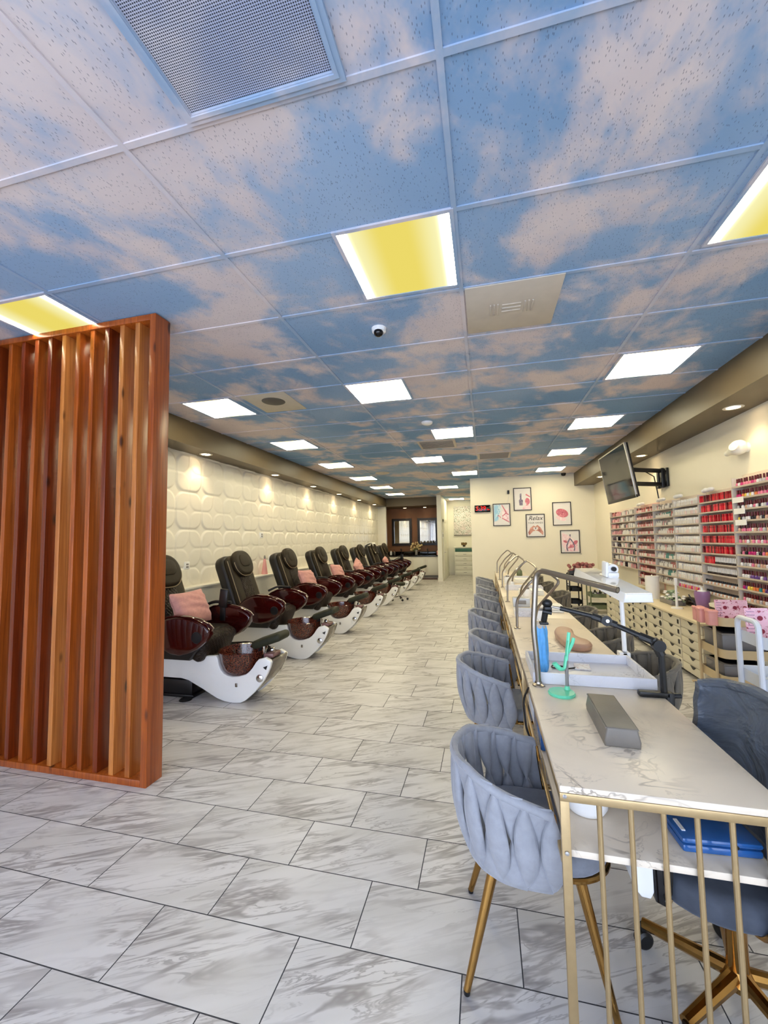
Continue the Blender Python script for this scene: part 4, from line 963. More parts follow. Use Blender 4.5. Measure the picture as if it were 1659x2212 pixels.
MB().tube([(1.65, 3.31, .09), (1.65, 3.09, .09)], .012, 8).tube([(2.065, 3.31, .09), (2.065, 3.09, .09)], .012, 8).tube([(1.65, 3.2, .09), (2.065, 3.2, .09)], .012, 8).build('base_frame', M['metalw'], t)
for x in (1.65, 2.065):
    for y in (3.31, 3.09): caster(t, x, y)
leaflet(1.70, 1.98, 3.30, .80, 1.0, 'pink printed leaflet standing on the white trolley')
for i, (x, y, c, l) in enumerate(((1.74, 3.1, 'black', 'black nail polish bottle with tall cap on the white trolley'), (1.79, 3.08, 'nude', 'nude polish bottle on the white trolley front'), (1.84, 3.1, 'pink', 'pink polish bottle on the white trolley'), (1.89, 3.08, 'black', 'small dark bottle at the right of the white trolley'))):
    put(bottle_mesh('nail_polish_bottle', POL[c], capb, w=.018, hb=.05, hc=.05, capw=.01), 'nail_polish_bottle', l, 'bottles on the white trolley', x, y, .792, 'nail polish bottle')
tag(MB().box(-.12, .12, -.12, .12, 0, .2, .02).build('storage_bin', pm('frosted plastic bin', (206, 214, 220), .25), None, (1.86, 3.2, .277)), 'frosted clear bin in the lowest tray of the white trolley', 'storage bin')
# far trolleys by the corner
t = trolley('utility_trolley', 'sage green three tier trolley between the drawer units and the partition wall', 1.98, 2.34, 8.75, 9.1, (.09, .31, .56), M['green'], 0, 0)
frame_u(t, 1.97, 8.77, 2.35, 8.77, .06, .62, .012, M['green']); frame_u(t, 1.97, 9.08, 2.35, 9.08, .06, .62, .012, M['green'])
for x in (1.98, 2.34):
    for y in (8.77, 9.08): caster(t, x, y)
for i in range(7):
    put(bottle_mesh('spray_bottle', (POL['black'], POL['white'], POL['purple'])[i % 3], (capw, capb)[i % 2], w=.025, hb=.08, hc=.05, capw=.014), 'spray_bottle', '%s bottle in the middle tray of the green trolley' % ('dark', 'white', 'purple')[i % 3], 'bottles in the green trolley', 2.03+.045*i, 8.85+.03*(i % 2), .316, 'bottle')
t = trolley('utility_trolley', 'black trolley half hidden behind the green trolley', 1.70, 1.93, 9.3, 9.65, (.1, .36, .62), M['black'], 0, 0)
frame_u(t, 1.70, 9.32, 1.93, 9.32, .06, .72, .012, M['black']); frame_u(t, 1.70, 9.63, 1.93, 9.63, .06, .72, .012, M['black'])
for x in (1.71, 1.92):
    for y in (9.33, 9.62): caster(t, x, y)
q = thing('flower_arrangement', 'rose pink flower arrangement on the black trolley by the partition wall', 'flowers', (1.88, 9.5, .7))
bl = MB()
for k in range(40): bl.ball((1.95+rnd.uniform(-.22, .25), 9.5+rnd.uniform(-.12, .12), .82+rnd.uniform(-.06, .1)), rnd.uniform(.03, .05), u=7, v=5)
bl.build('blossoms', pm('dusty rose petals', (176, 110, 108), .7, var=.2, scale=30), q); MB().box(1.72, 1.92, 9.38, 9.6, .626, .78, .01).build('basket', M['black'], q)
# ---------------------------------------------------------------- manicure tables
TX0, TX1, TZ = .19, .765, .775
def make_table():
    t = thing('manicure_table', '', 'manicure table', (0, 0, 0), 'marble manicure tables in the long row')
    L = 1.31
    MB().box(TX0, TX1, 0, L, TZ-.02, TZ, .003).build('tabletop', M['marble'], t)
    MB().box(TX0+.02, TX1-.02, .02, L-.02, .565, .585, .002).build('lower_shelf', M['marble'], t)
    for y in (.012, L-.012):
        e = MB().box(TX0, TX1, y-.012, y+.012, TZ-.045, TZ-.0205, .002).build('end_rail', M['gold'], t)
        MB().box(TX0, TX1, y-.01, y+.01, .02, .04, .002).build('bottom_rail', M['gold'], t)
        for x in (TX0+.014, TX1-.014):
            lg = MB().box(x-.013, x+.013, y-.008, y+.008, 0, TZ-.021, .002).build('leg', M['gold'], t)
            for z in (.745, .585): MB().lathe([(.007, 0), (.006, .004), (0, .005)], (0, 0, 0), 10, M=Matrix.Translation((x, y+(-.008 if y < .5 else .008), z)) @ Matrix.Rotation((PI/2 if y < .5 else -PI/2), 4, 'X')).build('screw', M['chrome'], lg)
        for k in range(6):
            x = .298+.0825*k; MB().tube([(x, y, .035), (x, y, TZ-.03)], .0075, 10).build('rod', M['gold'], t)
    for x in (TX0+.006, TX1-.006): MB().box(x-.006, x+.006, .02, L-.02, TZ-.045, TZ-.0205, .002).build('side_rail', M['gold'], t)
    for x in (TX0+.006, TX1-.006): MB().box(x-.006, x+.006, .02, L-.02, .545, .564, .002).build('shelf_rail', M['gold'], t)
    return t
TL = ['nearest manicure table with white marble top and gold rod end', 'manicure table carrying the tan hand rest, second from the viewer', 'third manicure table from the viewer, with a folded white towel', 'fourth manicure table from the viewer', 'fifth manicure table from the viewer', 'farthest manicure table, nearest the partition wall']
t0 = make_table(); TY = [1.34+1.32*i for i in range(6)]
for i, y in enumerate(TY):
    o = t0 if i == 0 else dup(t0, (0, 0, 0))
    o['label'] = TL[i]; o.location = (0, y, 0)

# things on the nearest tables
def put1(mb, name, m, loc, label, cat, group=None, rz=0, smooth=35):
    o = mb.build(name, m, None, loc, smooth); o.rotation_euler = (0, 0, rz); return tag(o, label, cat, group)
q = thing('hand_rest', 'long grey padded hand rest lying on the nearest marble table', 'hand rest', (.45, 1.77, TZ))
HM = Matrix.Translation((.447, 1.775, TZ)) @ Matrix.Rotation(math.radians(-2), 4, 'Z')
MB().prism([(-.056, 0), (.056, 0), (.058, .02), (.048, .066), (-.048, .066), (-.058, .02)], 'y', -.165, .165, .008, M=HM, seg=3).build('cushion', M['greyrest'], q)
MB().tube([HM @ Vector(p) for p in ((-.05, -.16, .062), (-.05, .16, .062))], .003, 6).tube([HM @ Vector(p) for p in ((.05, -.16, .062), (.05, .16, .062))], .003, 6).build('seam', M['greyrest'], q)
# marble tray
q = thing('marble_tray', 'white marble display tray with raised rim across the nearest table', 'tray', (.49, 2.42, TZ))
b = MB().box(.215, .765, 2.215, 2.62, TZ+.001, TZ+.008, .002)
b.ring('z', .2145, .7655, 2.2145, 2.6205, TZ+.0012, TZ+.055, .012)
b.build('tray_body', M['marbleT'], q)
# mint phone stand
q = thing('phone_stand', 'mint green phone stand with round base and grey stem on the nearest table', 'phone stand', (.325, 2.09, TZ))
MB().lathe([(.058, 0), (.06, .006), (.056, .013), (0, .015)], (.325, 2.09, TZ), 32, sy=1.05).build('base', M['teal'], q)
MB().lathe([(.014, .013), (.01, .03), (.0, .03)], (.355, 2.12, TZ), 16).build('collar', M['teal'], q)
MB().tube([(.355, 2.12, TZ+.02), (.357, 2.12, TZ+.16)], .008, 12).build('stem', M['greyp'], q)
cr = MB().tube(fillet([(.357, 2.12, TZ+.15), (.362, 2.12, TZ+.2), (.37, 2.13, TZ+.235)], .03), .012, 10, sq=(1.4, .6))
cr.tube(fillet([(.357, 2.12, TZ+.17), (.345, 2.11, TZ+.11), (.325, 2.10, TZ+.11), (.298, 2.09, TZ+.14)], .02), .011, 10, sq=(1.2, .7))
cr.tube(fillet([(.36, 2.12, TZ+.18), (.37, 2.13, TZ+.24), (.376, 2.135, TZ+.275)], .03), .008, 8).tube(fillet([(.362, 2.12, TZ+.18), (.388, 2.13, TZ+.225), (.396, 2.135, TZ+.25)], .03), .008, 8).build('cradle', M['teal'], q)
put1(MB().box(-.04, .04, -.055, .055, 0, .006, .002), 'printed_card', m_swirl('printed card', ((240, 238, 236), (214, 200, 196), (190, 70, 60)), 30, 9), (.50, 2.50, TZ+.009), 'small printed card lying in the white marble tray', 'card', rz=-.12)
put1(MB().tube(fillet([(0, 0, 0), (-.05, .02, .003), (-.07, -.03, 0), (.0, -.05, .002), (.06, -.01, .0)], .03, closed=False), .004, 6), 'coiled_cable', M['black'], (.40, 2.48, TZ+.013), 'thin black cable coiled in the marble tray beside the card', 'cable')
# blue wrapped bottle in the tray
q = thing('wrapped_bottle', 'tall bottle wrapped in crinkled bright blue film standing in the tray', 'wrapped bottle', (.277, 2.40, TZ+.008))
def bf(u, v):
    a = 2*PI*u; r = (.034+.0035*math.sin(7*a+v*4)+.002*math.sin(13*a-v*7))*(1 if v < .86 else 1-(v-.86)*1.6)*(.86+.14*min(1, v*8))
    return (.277+r*1.05*math.cos(a), 2.40+r*math.sin(a), TZ+.009+.245*v)
MB().surf(bf, 40, 26, cu=True).lathe([(.0, .002), (.03, .002)], (.277, 2.40, TZ+.008), 16).build('wrap', M['blue'], q, smooth=80)
MB().lathe([(.03, .23), (.031, .25), (.02, .262), (0, .262)], (.277, 2.40, TZ+.009), 18).build('shoulder', pm('clear beige plastic', (196, 182, 166), .2), q)
# clamp arm
q = thing('phone_clamp_arm', 'black jointed clamp arm fixed to the right edge of the nearest table', 'clamp arm', (.765, 2.14, TZ))
K = M['black']
MB().box(.66, .785, 2.12, 2.16, TZ+.001, TZ+.025, .006).box(.768, .80, 2.12, 2.16, TZ-.1, TZ+.025, .006).tube([(.73, 2.14, TZ-.1), (.73, 2.14, TZ-.03)], .008, 8).box(.72, .79, 2.125, 2.155, TZ-.1, TZ-.085, .004).tube([(.80, 2.14, TZ+.01), (.83, 2.14, TZ+.012)], .012, 10).build('clamp', K, q)
MB().tube([(.765, 2.14, TZ+.02), (.763, 2.14, .98)], .014, 10).build('lower_arm', K, q)
jt = MB().lathe([(0, -.022), (.026, -.022), (.026, .022), (0, .022)], (0, 0, 0), 16, M=Matrix.Translation((.752, 2.14, 1.005)) @ Matrix.Rotation(PI/2, 4, 'X')).tube([(.763, 2.14, .96), (.735, 2.15, 1.03)], .02, 10)
jt.build('elbow', K, q)
MB().tube([(.745, 2.145, 1.015), (.57, 2.2, 1.09)], .0125, 10).tube([(.735, 2.15, 1.02), (.685, 2.165, 1.04)], .018, 8).build('middle_arm', K, q)
MB().lathe([(0, -.02), (.024, -.02), (.024, .02), (0, .02)], (0, 0, 0), 16, M=Matrix.Translation((.555, 2.2, 1.1)) @ Matrix.Rotation(PI/2, 4, 'X')).tube([(.60, 2.19, 1.08), (.50, 2.22, 1.115)], .017, 8).build('knuckle', K, q)
MB().lathe([(0, 0), (.008, 0), (.008, .003), (0, .003)], (0, 0, 0), 10, M=Matrix.Translation((.558, 2.18, 1.1)) @ Matrix.Rotation(PI/2, 4, 'X')).build('knuckle_screw', M['chrome'], q)
MB().tube([(.50, 2.22, 1.115), (.36, 2.25, 1.145)], .0125, 10).build('upper_arm', K, q)
MB().tube([(.36, 2.25, 1.145), (.325, 2.26, 1.15)], .006, 8).build('thin_link', M['steel'], q)
MB().tube([(.30, 2.27, 1.16), (.285, 2.29, 1.07)], .015, 10).ball((.302, 2.27, 1.165), (.026, .02, .022)).box(.285, .322, 2.25, 2.28, 1.13, 1.15, .006).tube([(.28, 2.27, 1.125), (.322, 2.265, 1.118)], .012, 8).box(.262, .305, 2.265, 2.30, 1.055, 1.068, .004).build('phone_grip', K, q)
# tan hand rest
q = thing('hand_rest', 'tan kidney shaped hand rest on the second marble table', 'hand rest', (.56, 3.08, TZ))
KP = [(.495, 3.34), (.47, 3.2), (.475, 3.0), (.50, 2.88), (.56, 2.84), (.62, 2.86), (.65, 2.92), (.645, 3.0), (.61, 3.06), (.595, 3.14), (.60, 3.24), (.61, 3.32), (.585, 3.39), (.535, 3.40)]
def smoothp(P, n=4):
    out = []; N = len(P)
    for i in range(N):
        p0_, p1, p2, p3 = [Vector(P[(i+k-1) % N]) for k in range(4)]
        for j in range(n):
            t = j/n; out.append(tuple(.5*((2*p1)+(-p0_+p2)*t+(2*p0_-5*p1+4*p2-p3)*t*t+(-p0_+3*p1-3*p2+p3)*t**3)))
    return out
MB().prism(smoothp(KP), 'z', TZ+.001, TZ+.05, .018, seg=4).build('cushion', M['tan'], q)
MB().tube([(x, y, TZ+.03) for x, y in smoothp(KP)], .0025, 6, closed=True).build('seam', M['tan'], q)
# bent steel lamp pipe of the first table
q = thing('steel_pipe_arm', 'large bent steel pipe rising from the nearest table over the tray', 'pipe arm', (.235, 2.19, TZ))
MB().lathe([(.03, 0), (.03, .006), (.018, .012), (.016, .02), (0, .02)], (.236, 2.19, TZ), 20).build('flange', M['steel'], q)
pp = MB(); pts = fillet([(.236, 2.19, TZ+.01), (.232, 2.19, .92), (.222, 2.19, 1.05), (.246, 2.19, 1.345), (.52, 1.86, 1.285)], .055, 6); pp.tube(pts, .0135, 12, cap=False)
e = (Vector((.52, 1.86, 1.285))-Vector((.246, 2.19, 1.345))).normalized(); pp.tube([Vector((.52, 1.86, 1.285)), Vector((.52, 1.86, 1.285))-e*.03], .0105, 12)
pp.build('pipe', M['steel'], q)
MB().tube([Vector((.52, 1.86, 1.285))-e*.002, Vector((.52, 1.86, 1.285))-e*.02], .0112, 12).build('bore', M['dark'], q)
put1(MB().tube(fillet([(0, 0, 0), (-.03, -.05, -.04), (-.025, -.1, -.16), (0., -.14, -.2), (.0, -.2, -.2)], .05), .005, 6), 'power_cable', M['dark'], (.186, 2.18, TZ-.01), 'dark cable looping down the aisle side of the nearest table', 'cable')
# white lamp on a post
q = thing('nail_lamp', 'long white magnifier lamp on a white post at the right table edge', 'lamp', (.79, 2.78, TZ))
MB().tube([(.792, 2.76, TZ-.05), (.788, 2.76, 1.14)], .013, 10).build('post', M['white'], q)
MB().box(.755, .80, 2.73, 2.79, TZ+.001, TZ+.04, .005).box(.771, .815, 2.73, 2.79, TZ-.06, TZ+.04, .005).build('clamp', M['white'], q)
HB = Matrix.Translation((.70, 2.68, 1.225)) @ Matrix.Rotation(math.radians(9.), 4, 'Z') @ Matrix.Rotation(math.radians(7.), 4, 'X')
MB().prism([(-.075, -.022), (.075, -.022), (.066, .028), (-.066, .028)], 'y', -.34, .34, .012, M=HB, seg=3).build('lamp_head', M['whiteg'], q)
MB().box(-.06, .06, -.31, .31, -.026, -.02, M=HB).build('lamp_tube_cover', M['wallw'], q)
MB().box(.01, .075, .02, .1, .025, .06, .01, M=HB).lathe([(.032, -.02), (.032, .02), (0, .02)], (0, 0, 0), 18, M=HB @ Matrix.Translation((.045, .06, .075)) @ Matrix.Rotation(PI/2, 4, 'X')).box(.0, .018, .03, .09, .03, .12, .006, M=HB).build('hinge', M['white'], q)
MB().lathe([(.014, 0), (.014, .012), (0, .012)], (0, 0, 0), 12, M=HB @ Matrix.Translation((.045, .035, .08)) @ Matrix.Rotation(PI/2, 4, 'X')).build('hinge_knob', M['black'], q)
# lamp loops further down the row
def loop_arm(y, label, sc=1.0, dx=0.):
    t = thing('lamp_pipe_loop', label, 'pipe arm', (.232, y, TZ), 'bent steel lamp pipes along the tables')
    P = [(.232, y, TZ+.01), (.236+dx*.2, y, 1.0), (.33+dx, y-.05, 1.12+.02*sc), (.455+dx, y, 1.245), (.55+dx, y-.12, 1.165), (.385+dx, y-.05, .95), (.37+dx, y-.02, .86)]
    MB().tube(fillet(P, .04, 4), .0105, 8).build('pipe', M['steel'], t)
    MB().lathe([(.026, 0), (.026, .006), (.014, .012), (0, .012)], (.232, y, TZ), 14).build('flange', M['steel'], t)
    MB().lathe([(.03, .0), (.034, .04), (.03, .075), (.012, .09), (0, .09)], (.37+dx, y-.02, TZ+.0), 16).build('lamp_base', M['white'], t)
for y, l in ((3.5, 'bent steel lamp pipe on the second table, behind the big pipe'), (4.9, 'steel lamp pipe loop on the third table from the viewer'), (6.3, 'steel lamp pipe loop on the fourth table with a tall peak'), (7.4, 'farthest but one steel lamp pipe loop in the row'), (8.9, 'farthest steel lamp pipe loop by the partition wall')): loop_arm(y, l)
# further table ware
def towel_roll(x, y, w, l, label, stripe=True):
    q = thing('folded_towel', label, 'towel', (x, y, TZ), 'folded white towels on the tables')
    b = MB()
    for k in range(3): b.box(x-w/2+.004*k, x+w/2-.004*k, y-l/2+.003*k, y+l/2-.003*k, TZ+.001+.022*k, TZ+.022+.022*k, .010, seg=3)
    b.build('folds', M['towel'], q)
towel_roll(.60, 4.35, .24, .2, 'folded white towel on the third table'); towel_roll(.55, 5.55, .3, .24, 'wide folded white towel on the fourth table'); towel_roll(.58, 7.0, .28, .24, 'folded white towel on the fifth table')
def m_tray(x0, x1, y0, y1, label):
    q = thing('marble_tray', label, 'tray', ((x0+x1)/2, (y0+y1)/2, TZ), 'marble trays on the far tables')
    MB().box(x0, x1, y0, y1, TZ+.001, TZ+.008).ring('z', x0-.0005, x1+.0005, y0-.0005, y1+.0005, TZ+.0012, TZ+.05, .01).build('tray_body', M['marbleT'], q)
m_tray(.25, .52, 4.0, 4.2, 'small marble tray on the third table before the towel'); m_tray(.26, .75, 5.95, 6.2, 'marble tray across the fourth and fifth tables'); m_tray(.3, .74, 7.35, 7.6, 'marble tray on the far fifth table')
q = thing('file_organizer', 'clear grey plastic organizer standing in the small marble tray', 'organizer', (.36, 4.6, TZ))
MB().box(.27, .44, 4.55, 4.68, TZ+.001, TZ+.09, .004).build('box', pm('clear grey plastic', (196, 200, 206), .2), q); MB().box(.30, .40, 4.545, 4.552, TZ+.03, TZ+.07, .003).build('label_window', M['greyp'], q)
for x, y, m, l in ((.43, 3.72, 'white', 'white squat jar beside the lamp loop on the second table'), (.33, 6.75, 'white', 'white nail drill box on the fifth table'), (.47, 5.2, 'white', 'white small machine on the fourth table'), (.62, 8.2, 'green', 'sage green mat roll on the farthest table')):
    q = thing('table_gadget', l, 'jar' if 'jar' in l else 'device', (x, y, TZ))
    MB().lathe([(.05, 0), (.055, .01), (.05, .09), (.035, .11), (0, .112)], (x, y, TZ+.001), 18).build('body', M[m], q); MB().lathe([(.03, .11), (.028, .13), (0, .132)], (x, y, TZ+.001), 14).build('lid', M['greyp'], q)
# blue box, white basin and white unit below the nearest table
q = thing('plastic_case', 'flat translucent blue plastic case on the lower shelf of the nearest table', 'case', (.64, 1.5, .585))
BXM = Matrix.Translation((.645, 1.475, .586)) @ Matrix.Rotation(math.radians(4), 4, 'Z')
MB().box(-.118, .09, -.05, .075, 0, .022, .008, M=BXM).build('base', M['bluebox'], q); MB().box(-.12, .092, -.052, .077, .024, .042, .01, M=BXM).build('lid', M['bluebox'], q)
MB().lathe([(.005, 0), (.005, .003), (0, .003)], (0, 0, 0), 12, M=BXM @ Matrix.Translation((.02, -.053, .03)) @ Matrix.Rotation(PI/2, 4, 'X')).build('latch', M['dark'], q); MB().box(-.105, -.095, -.02, .03, .042, .045, M=BXM).build('sticker', M['paper'], q)
q = thing('white_basin', 'white round basin on the lower shelf behind the left leg of the nearest table', 'basin', (.305, 1.57, .585))
MB().lathe([(.0, .003), (.058, .003), (.068, .02), (.074, .08), (.079, .085), (.077, .09), (.068, .085), (.062, .03), (0, .012)], (.305, 1.57, .585), 28).build('bowl', M['white'], q)
q = thing('dust_collector', 'white and black box hanging under the lower shelf of the nearest table', 'dust collector', (.46, 1.5, .43))
MB().prism([(.405, .564), (.455, .564), (.455, .45), (.445, .43), (.42, .432), (.405, .45)], 'y', 1.43, 1.58, .006).build('case', M['white'], q); MB().prism([(.456, .564), (.515, .564), (.505, .45), (.485, .41), (.46, .42), (.456, .45)], 'y', 1.435, 1.57, .005).build('grille', M['blackg'], q)
MB().box(.482, .492, 1.427, 1.437, .47, .52, .002).tube([(.487, 1.427, .43), (.495, 1.43, .445)], .008, 8).build('latch', M['chrome'], q)
q = thing('power_strip', 'white power strip fixed under the shelf beside the dust collector', 'power strip', (.37, 1.49, .5))
MB().box(.335, .40, 1.46, 1.52, .505, .564, .006).build('case', M['white'], q); MB().box(.345, .39, 1.454, 1.462, .515, .55, .002).build('socket_face', M['wallw'], q)
put1(MB().box(-.03, .03, -.12, .12, 0, .09, .006), 'glove_box', M['bluebox'], (.236, 2.05, .586), 'blue glove box on the lower shelf at the aisle side of the nearest table', 'box')
put1(MB().box(-.028, .028, -.11, .11, 0, .07, .006), 'tissue_box', pm('pale tissue box', (206, 214, 232), .5), (.236, 1.80, .586) if False else (.236, 2.32, .586), 'pale tissue box on the lower shelf behind the blue glove box', 'box')
# ---------------------------------------------------------------- woven tub chairs (face +x, origin on the floor under the seat)
def tub_path(s):
    """plan of the shell: s from -1 (near end) over 0 (rear) to 1 (far end)"""
    a = abs(s); sg = 1 if s > 0 else -1; R = .205; arc = PI/2*R; tot = arc+.085
    d = a*tot
    if d < arc: q = d/R; return (-R*math.cos(q), sg*R*math.sin(q)), (-math.cos(q), sg*math.sin(q))
    return (d-arc, sg*R), (0, sg)
def make_tub(fab, seatm, name, legs=True):
    t = thing(name, '', 'chair')
    b = MB(); NS = 21
    def strip(s, kind):
        rings = []; nz = 15
        for k in range(nz):
            v = k/(nz-1)
            if kind == 0: w = .003+.0345*math.sin(PI*min(1, max(0, (v-.03)/.94)))**.75; out = .02*math.sin(PI*v)-.002
            else: w = .004+.036*(abs(math.cos(PI*v))**.8); out = -.016*math.sin(PI*v)+.006
            rim = 1-.17*max(0, abs(s)-.35)
            z = .352+(.712*rim-.352)*v
            sk = s+.012*math.sin(2*PI*v)*(1 if s > 0 else -1)
            (x, y), (nx, ny) = tub_path(max(-1.03, min(1.03, sk)))
            lean = .035*(v-.2)-.06*max(0, .35-v)**1.3
            cx, cy = x+nx*(lean+out), y+ny*(lean+out); tx, ty = -ny, nx
            th = .017*(1 if 0 < k < nz-1 else .45)
            rings.append([(cx+tx*w*math.cos(q)+nx*th*math.sin(q), cy+ty*w*math.cos(q)+ny*th*math.sin(q), z+(.004*math.sin(q))) for q in [2*PI*j/10 for j in range(10)]])
        vs = [p for r in rings for p in r]; fs = []
        for i in range(nz-1):
            for j in range(10): fs.append((i*10+j, i*10+(j+1) % 10, (i+1)*10+(j+1) % 10, (i+1)*10+j))
        fs += [tuple(range(10))[::-1], tuple(range((nz-1)*10, nz*10))]
        b.add(vs, fs)
    for i in range(NS): strip(-1+2*i/(NS-1), i % 2)
    # rolled rim and lower hem carry the weave
    def rimp(z, off):
        out = []
        for k in range(41):
            s = -1+2*k/40; (x, y), (nx, ny) = tub_path(s); rim = 1-.17*max(0, abs(s)-.35)
            out.append((x+nx*off, y+ny*off, z*rim if z > .5 else z))
        return out
    b.tube(rimp(.70, .033), .0155, 10).tube(rimp(.378, -.035), .010, 8)
    b.build('backrest', fab, t, smooth=70)
    seat = [(x, y) for x, y in rrect(.47, .385, .16, 8, .05, 0)]
    MB().prism(seat, 'z', .40, .475, .03, seg=4).build('seat', seatm, t)
    fr = MB().tube([(x, y, .392) for x, y in rrect(.45, .345, .15, 8, .06, 0)], .010, 8, closed=True)
    for a in (-1, 1): fr.tube(fillet([(.09, a*.225, .62), (.105, a*.215, .5), (.12, a*.185, .392)], .06), .007, 8)
    fr.build('frame', M['brass'], t)
    for x0, y0, x1, y1 in ((-.09, .12, -.2, .2), (-.09, -.12, -.2, -.2), (.17, .13, .255, .19), (.17, -.13, .255, -.19)):
        lg = MB().tube([(x0, y0, .40), (x1, y1, .012)], [.019, .0115], 12).build('leg', M['brass'], t)
        MB().tube([(x1, y1, .014), (x1*1.002, y1*1.002, 0)], [.012, .010], 10).build('foot_cap', M['black'], lg)
    return t
tub = make_tub(M['velvet'], M['velvets'], 'tub_chair'); tub['group'] = 'grey woven tub chairs on the aisle side'
for i, (x, y, rz) in enumerate(((.095, 1.675, 0), (.04, 2.83, -.04), (.09, 3.60, .0), (.045, 4.66, -.05), (.08, 5.95, 0), (.08, 7.1, .05), (.05, 8.5, .0))):
    o = tub if i == 0 else dup(tub, (0, 0, 0))
    o['label'] = ('nearest grey blue woven tub chair with gold legs, pushed in at the first table' if i == 0 else 'grey woven tub chair on the aisle side of the tables, %s from the viewer' % ORD[i] if i < 6 else 'farthest grey woven tub chair on the aisle side, by the partition wall')
    o.location = (x, y, 0); o.rotation_euler = (0, 0, rz)
tub2 = make_tub(M['velvetd'], M['velvetd'], 'tub_chair'); tub2['group'] = 'taupe woven tub chairs on the rack side'
for i, (x, y, rz) in enumerate(((.93, 3.05, PI+.1), (.93, 3.9, PI-.05), (.93, 5.0, PI), (.92, 6.4, PI+.1), (.9, 7.7, PI), (.88, 8.9, PI-.1))):
    o = tub2 if i == 0 else dup(tub2, (0, 0, 0))
    o['label'] = ('taupe woven tub chair on the rack side, just past the white lamp post' if i == 0 else 'taupe woven tub chair on the rack side of the tables, %s from the lamp post' % ORD[i] if i < 5 else 'farthest taupe woven tub chair on the rack side of the tables')
    o.location = (x, y, .0); o.rotation_euler = (0, 0, rz)

# slate swivel chair on the rack side of the nearest table
c = thing('swivel_chair', 'dark slate padded swivel chair on a brass star base beside the nearest table', 'swivel chair', (.74, 1.57, 0))
CX, CY = .74, 1.62
MB().tube([(CX, CY, .09), (CX, CY, .26)], .03, 16).tube([(CX, CY, .26), (CX, CY, .40)], .021, 14).lathe([(.045, .08), (.05, .1), (.03, .13)], (CX, CY, 0), 16).build('column', M['brass'], c)
MB().lathe([(.022, .30), (.034, .3), (.034, .325), (.022, .325)], (CX, CY, 0), 16).build('gas_collar', M['black'], c)
for k in range(5):
    a = math.radians(145+72*k); x1, y1 = CX+.27*math.cos(a), CY+.27*math.sin(a)
    lg = MB().tube([(CX, CY, .11), (x1, y1, .085)], [.024, .017], 10).build('star_leg', M['brass'], c)
    w = MB().lathe([(0, -.018), (.022, -.018), (.03, -.012), (.03, .012), (.022, .018), (0, .018)], (0, 0, 0), 20, M=Matrix.Translation((x1, y1, .031)) @ Matrix.Rotation(a+.9, 4, 'Z') @ Matrix.Rotation(PI/2, 4, 'X')).tube([(x1, y1, .05), (x1, y1, .085)], .009, 8).build('caster', M['black'], lg)
MB().prism([(CX-.05+x, CY+y) for x, y in rrect(.46, .47, .2, 10)], 'z', .40, .49, .035, seg=4).build('seat', M['slate'], c)
def bk(u, v, inner):
    a = math.radians(-82+164*u)*(1.08-.10*v); R = (.27 if inner else .31)
    z0, z1 = .50, .965-.05*abs(math.sin(a))**3
    rr_ = R*(1+.04*v); n = .010*mnoise.noise(Vector((u*7, v*6, 1.3)))+.006*mnoise.noise(Vector((u*18, v*9+u*9, 4.)))
    return (CX+.015+(rr_+n)*math.cos(a)*.36+.03*v, CY+(rr_+n)*math.sin(a), z0+(z1-z0)*v+.004*mnoise.noise(Vector((u*9, v*3, 8))))
bb = MB(); N1, N2 = 70, 40
vs = [bk(i/(N1-1), j/(N2-1), k) for k in (True, False) for i in range(N1) for j in range(N2)]
fs = []
for k in range(2):
    o_ = k*N1*N2
    for i in range(N1-1):
        for j in range(N2-1): fs.append((o_+i*N2+j, o_+(i+1)*N2+j, o_+(i+1)*N2+j+1, o_+i*N2+j+1))
O2 = N1*N2
for i in range(N1-1):
    for j in (0, N2-1): fs.append((i*N2+j, (i+1)*N2+j, O2+(i+1)*N2+j, O2+i*N2+j))
for j in range(N2-1):
    for i in (0, N1-1): fs.append((i*N2+j, i*N2+j+1, O2+i*N2+j+1, O2+i*N2+j))
bb.add(vs, fs); bb.build('backrest', M['jacket'], c, smooth=60)
rimp = [((bk(i/(N1-1), 1, True)[0]+bk(i/(N1-1), 1, False)[0])/2, (bk(i/(N1-1), 1, True)[1]+bk(i/(N1-1), 1, False)[1])/2, bk(i/(N1-1), 1, True)[2]-.004) for i in range(0, N1, 2)]
MB().tube(rimp, .019, 10).build('top_roll', M['jacket'], c)
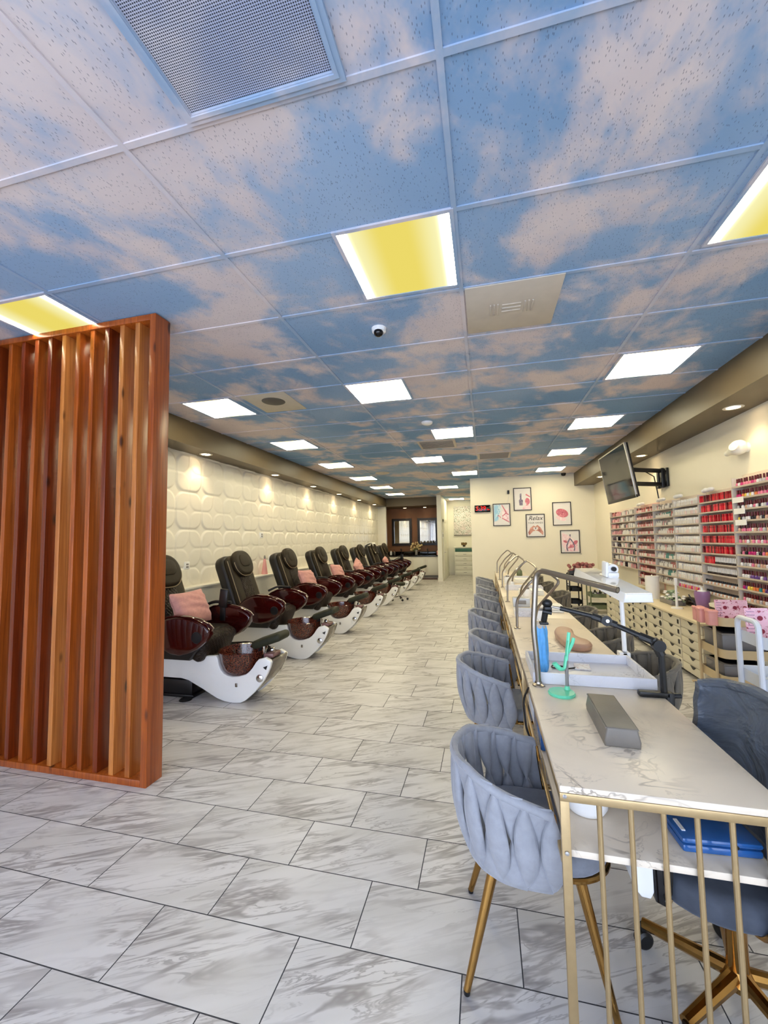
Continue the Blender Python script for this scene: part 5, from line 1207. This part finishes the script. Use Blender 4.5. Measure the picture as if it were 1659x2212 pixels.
MB().tube(fillet([(CX-.02, CY-.06, .385), (CX-.02, CY-.22, .39), (CX-.01, CY-.262, .46), (CX+.1, CY-.27, .52), (CX+.2, CY-.27, .56)], .06, 6), .02, 10, sq=(1.3, .5)).box(CX-.09, CX+.09, CY-.12, CY+.12, .375, .40, .004).build('bracket', M['brass'], c)
# ---------------------------------------------------------------- camera, daylight, view
F = 882.4; YAW, PIT, ROL = [math.radians(a) for a in (13.746, 3.819, -.964)]
f0 = Vector((-math.sin(YAW), math.cos(YAW), 0)); r0 = Vector((math.cos(YAW), math.sin(YAW), 0)); u0 = Vector((0, 0, 1))
fw = f0*math.cos(PIT)+u0*math.sin(PIT); up = -f0*math.sin(PIT)+u0*math.cos(PIT)
rr = r0*math.cos(ROL)+up*math.sin(ROL); uu = -r0*math.sin(ROL)+up*math.cos(ROL)
cam = bpy.data.cameras.new('camera'); co = bpy.data.objects.new('camera', cam); COL.objects.link(co)
cam.sensor_fit = 'HORIZONTAL'; cam.sensor_width = 36; cam.lens = F/1659*36; cam.clip_start = .02
co.matrix_world = Matrix(((rr.x, uu.x, -fw.x, 0), (rr.y, uu.y, -fw.y, 0), (rr.z, uu.z, -fw.z, 1.508), (0, 0, 0, 1)))
scn.camera = co
w = bpy.data.worlds.new('sky'); scn.world = w; w.use_nodes = True
bg = w.node_tree.nodes['Background']; bg.inputs[0].default_value = (.70, .80, 1., 1); bg.inputs[1].default_value = 6.2
# daylight portal filling the shop window
A = bpy.data.lights.new('window_portal', 'AREA'); A.shape = 'RECTANGLE'; A.size = 6.7; A.size_y = 2.6; A.cycles.is_portal = True
ao = bpy.data.objects.new('window_portal', A); COL.objects.link(ao); ao.location = (-.7, -2.02, 1.44); ao.rotation_euler = (math.radians(-90), 0, math.radians(180))
scn.view_settings.view_transform = 'Standard'; scn.view_settings.look = 'None'; scn.view_settings.gamma = 1; scn.view_settings.use_curve_mapping = False
scn.view_settings.exposure = -.06
cy_ = scn.cycles
cy_.max_bounces = 7; cy_.diffuse_bounces = 4; cy_.glossy_bounces = 3; cy_.transmission_bounces = 2; cy_.caustics_reflective = False; cy_.caustics_refractive = False
cy_.use_adaptive_sampling = True; cy_.adaptive_threshold = .1; cy_.adaptive_min_samples = 12
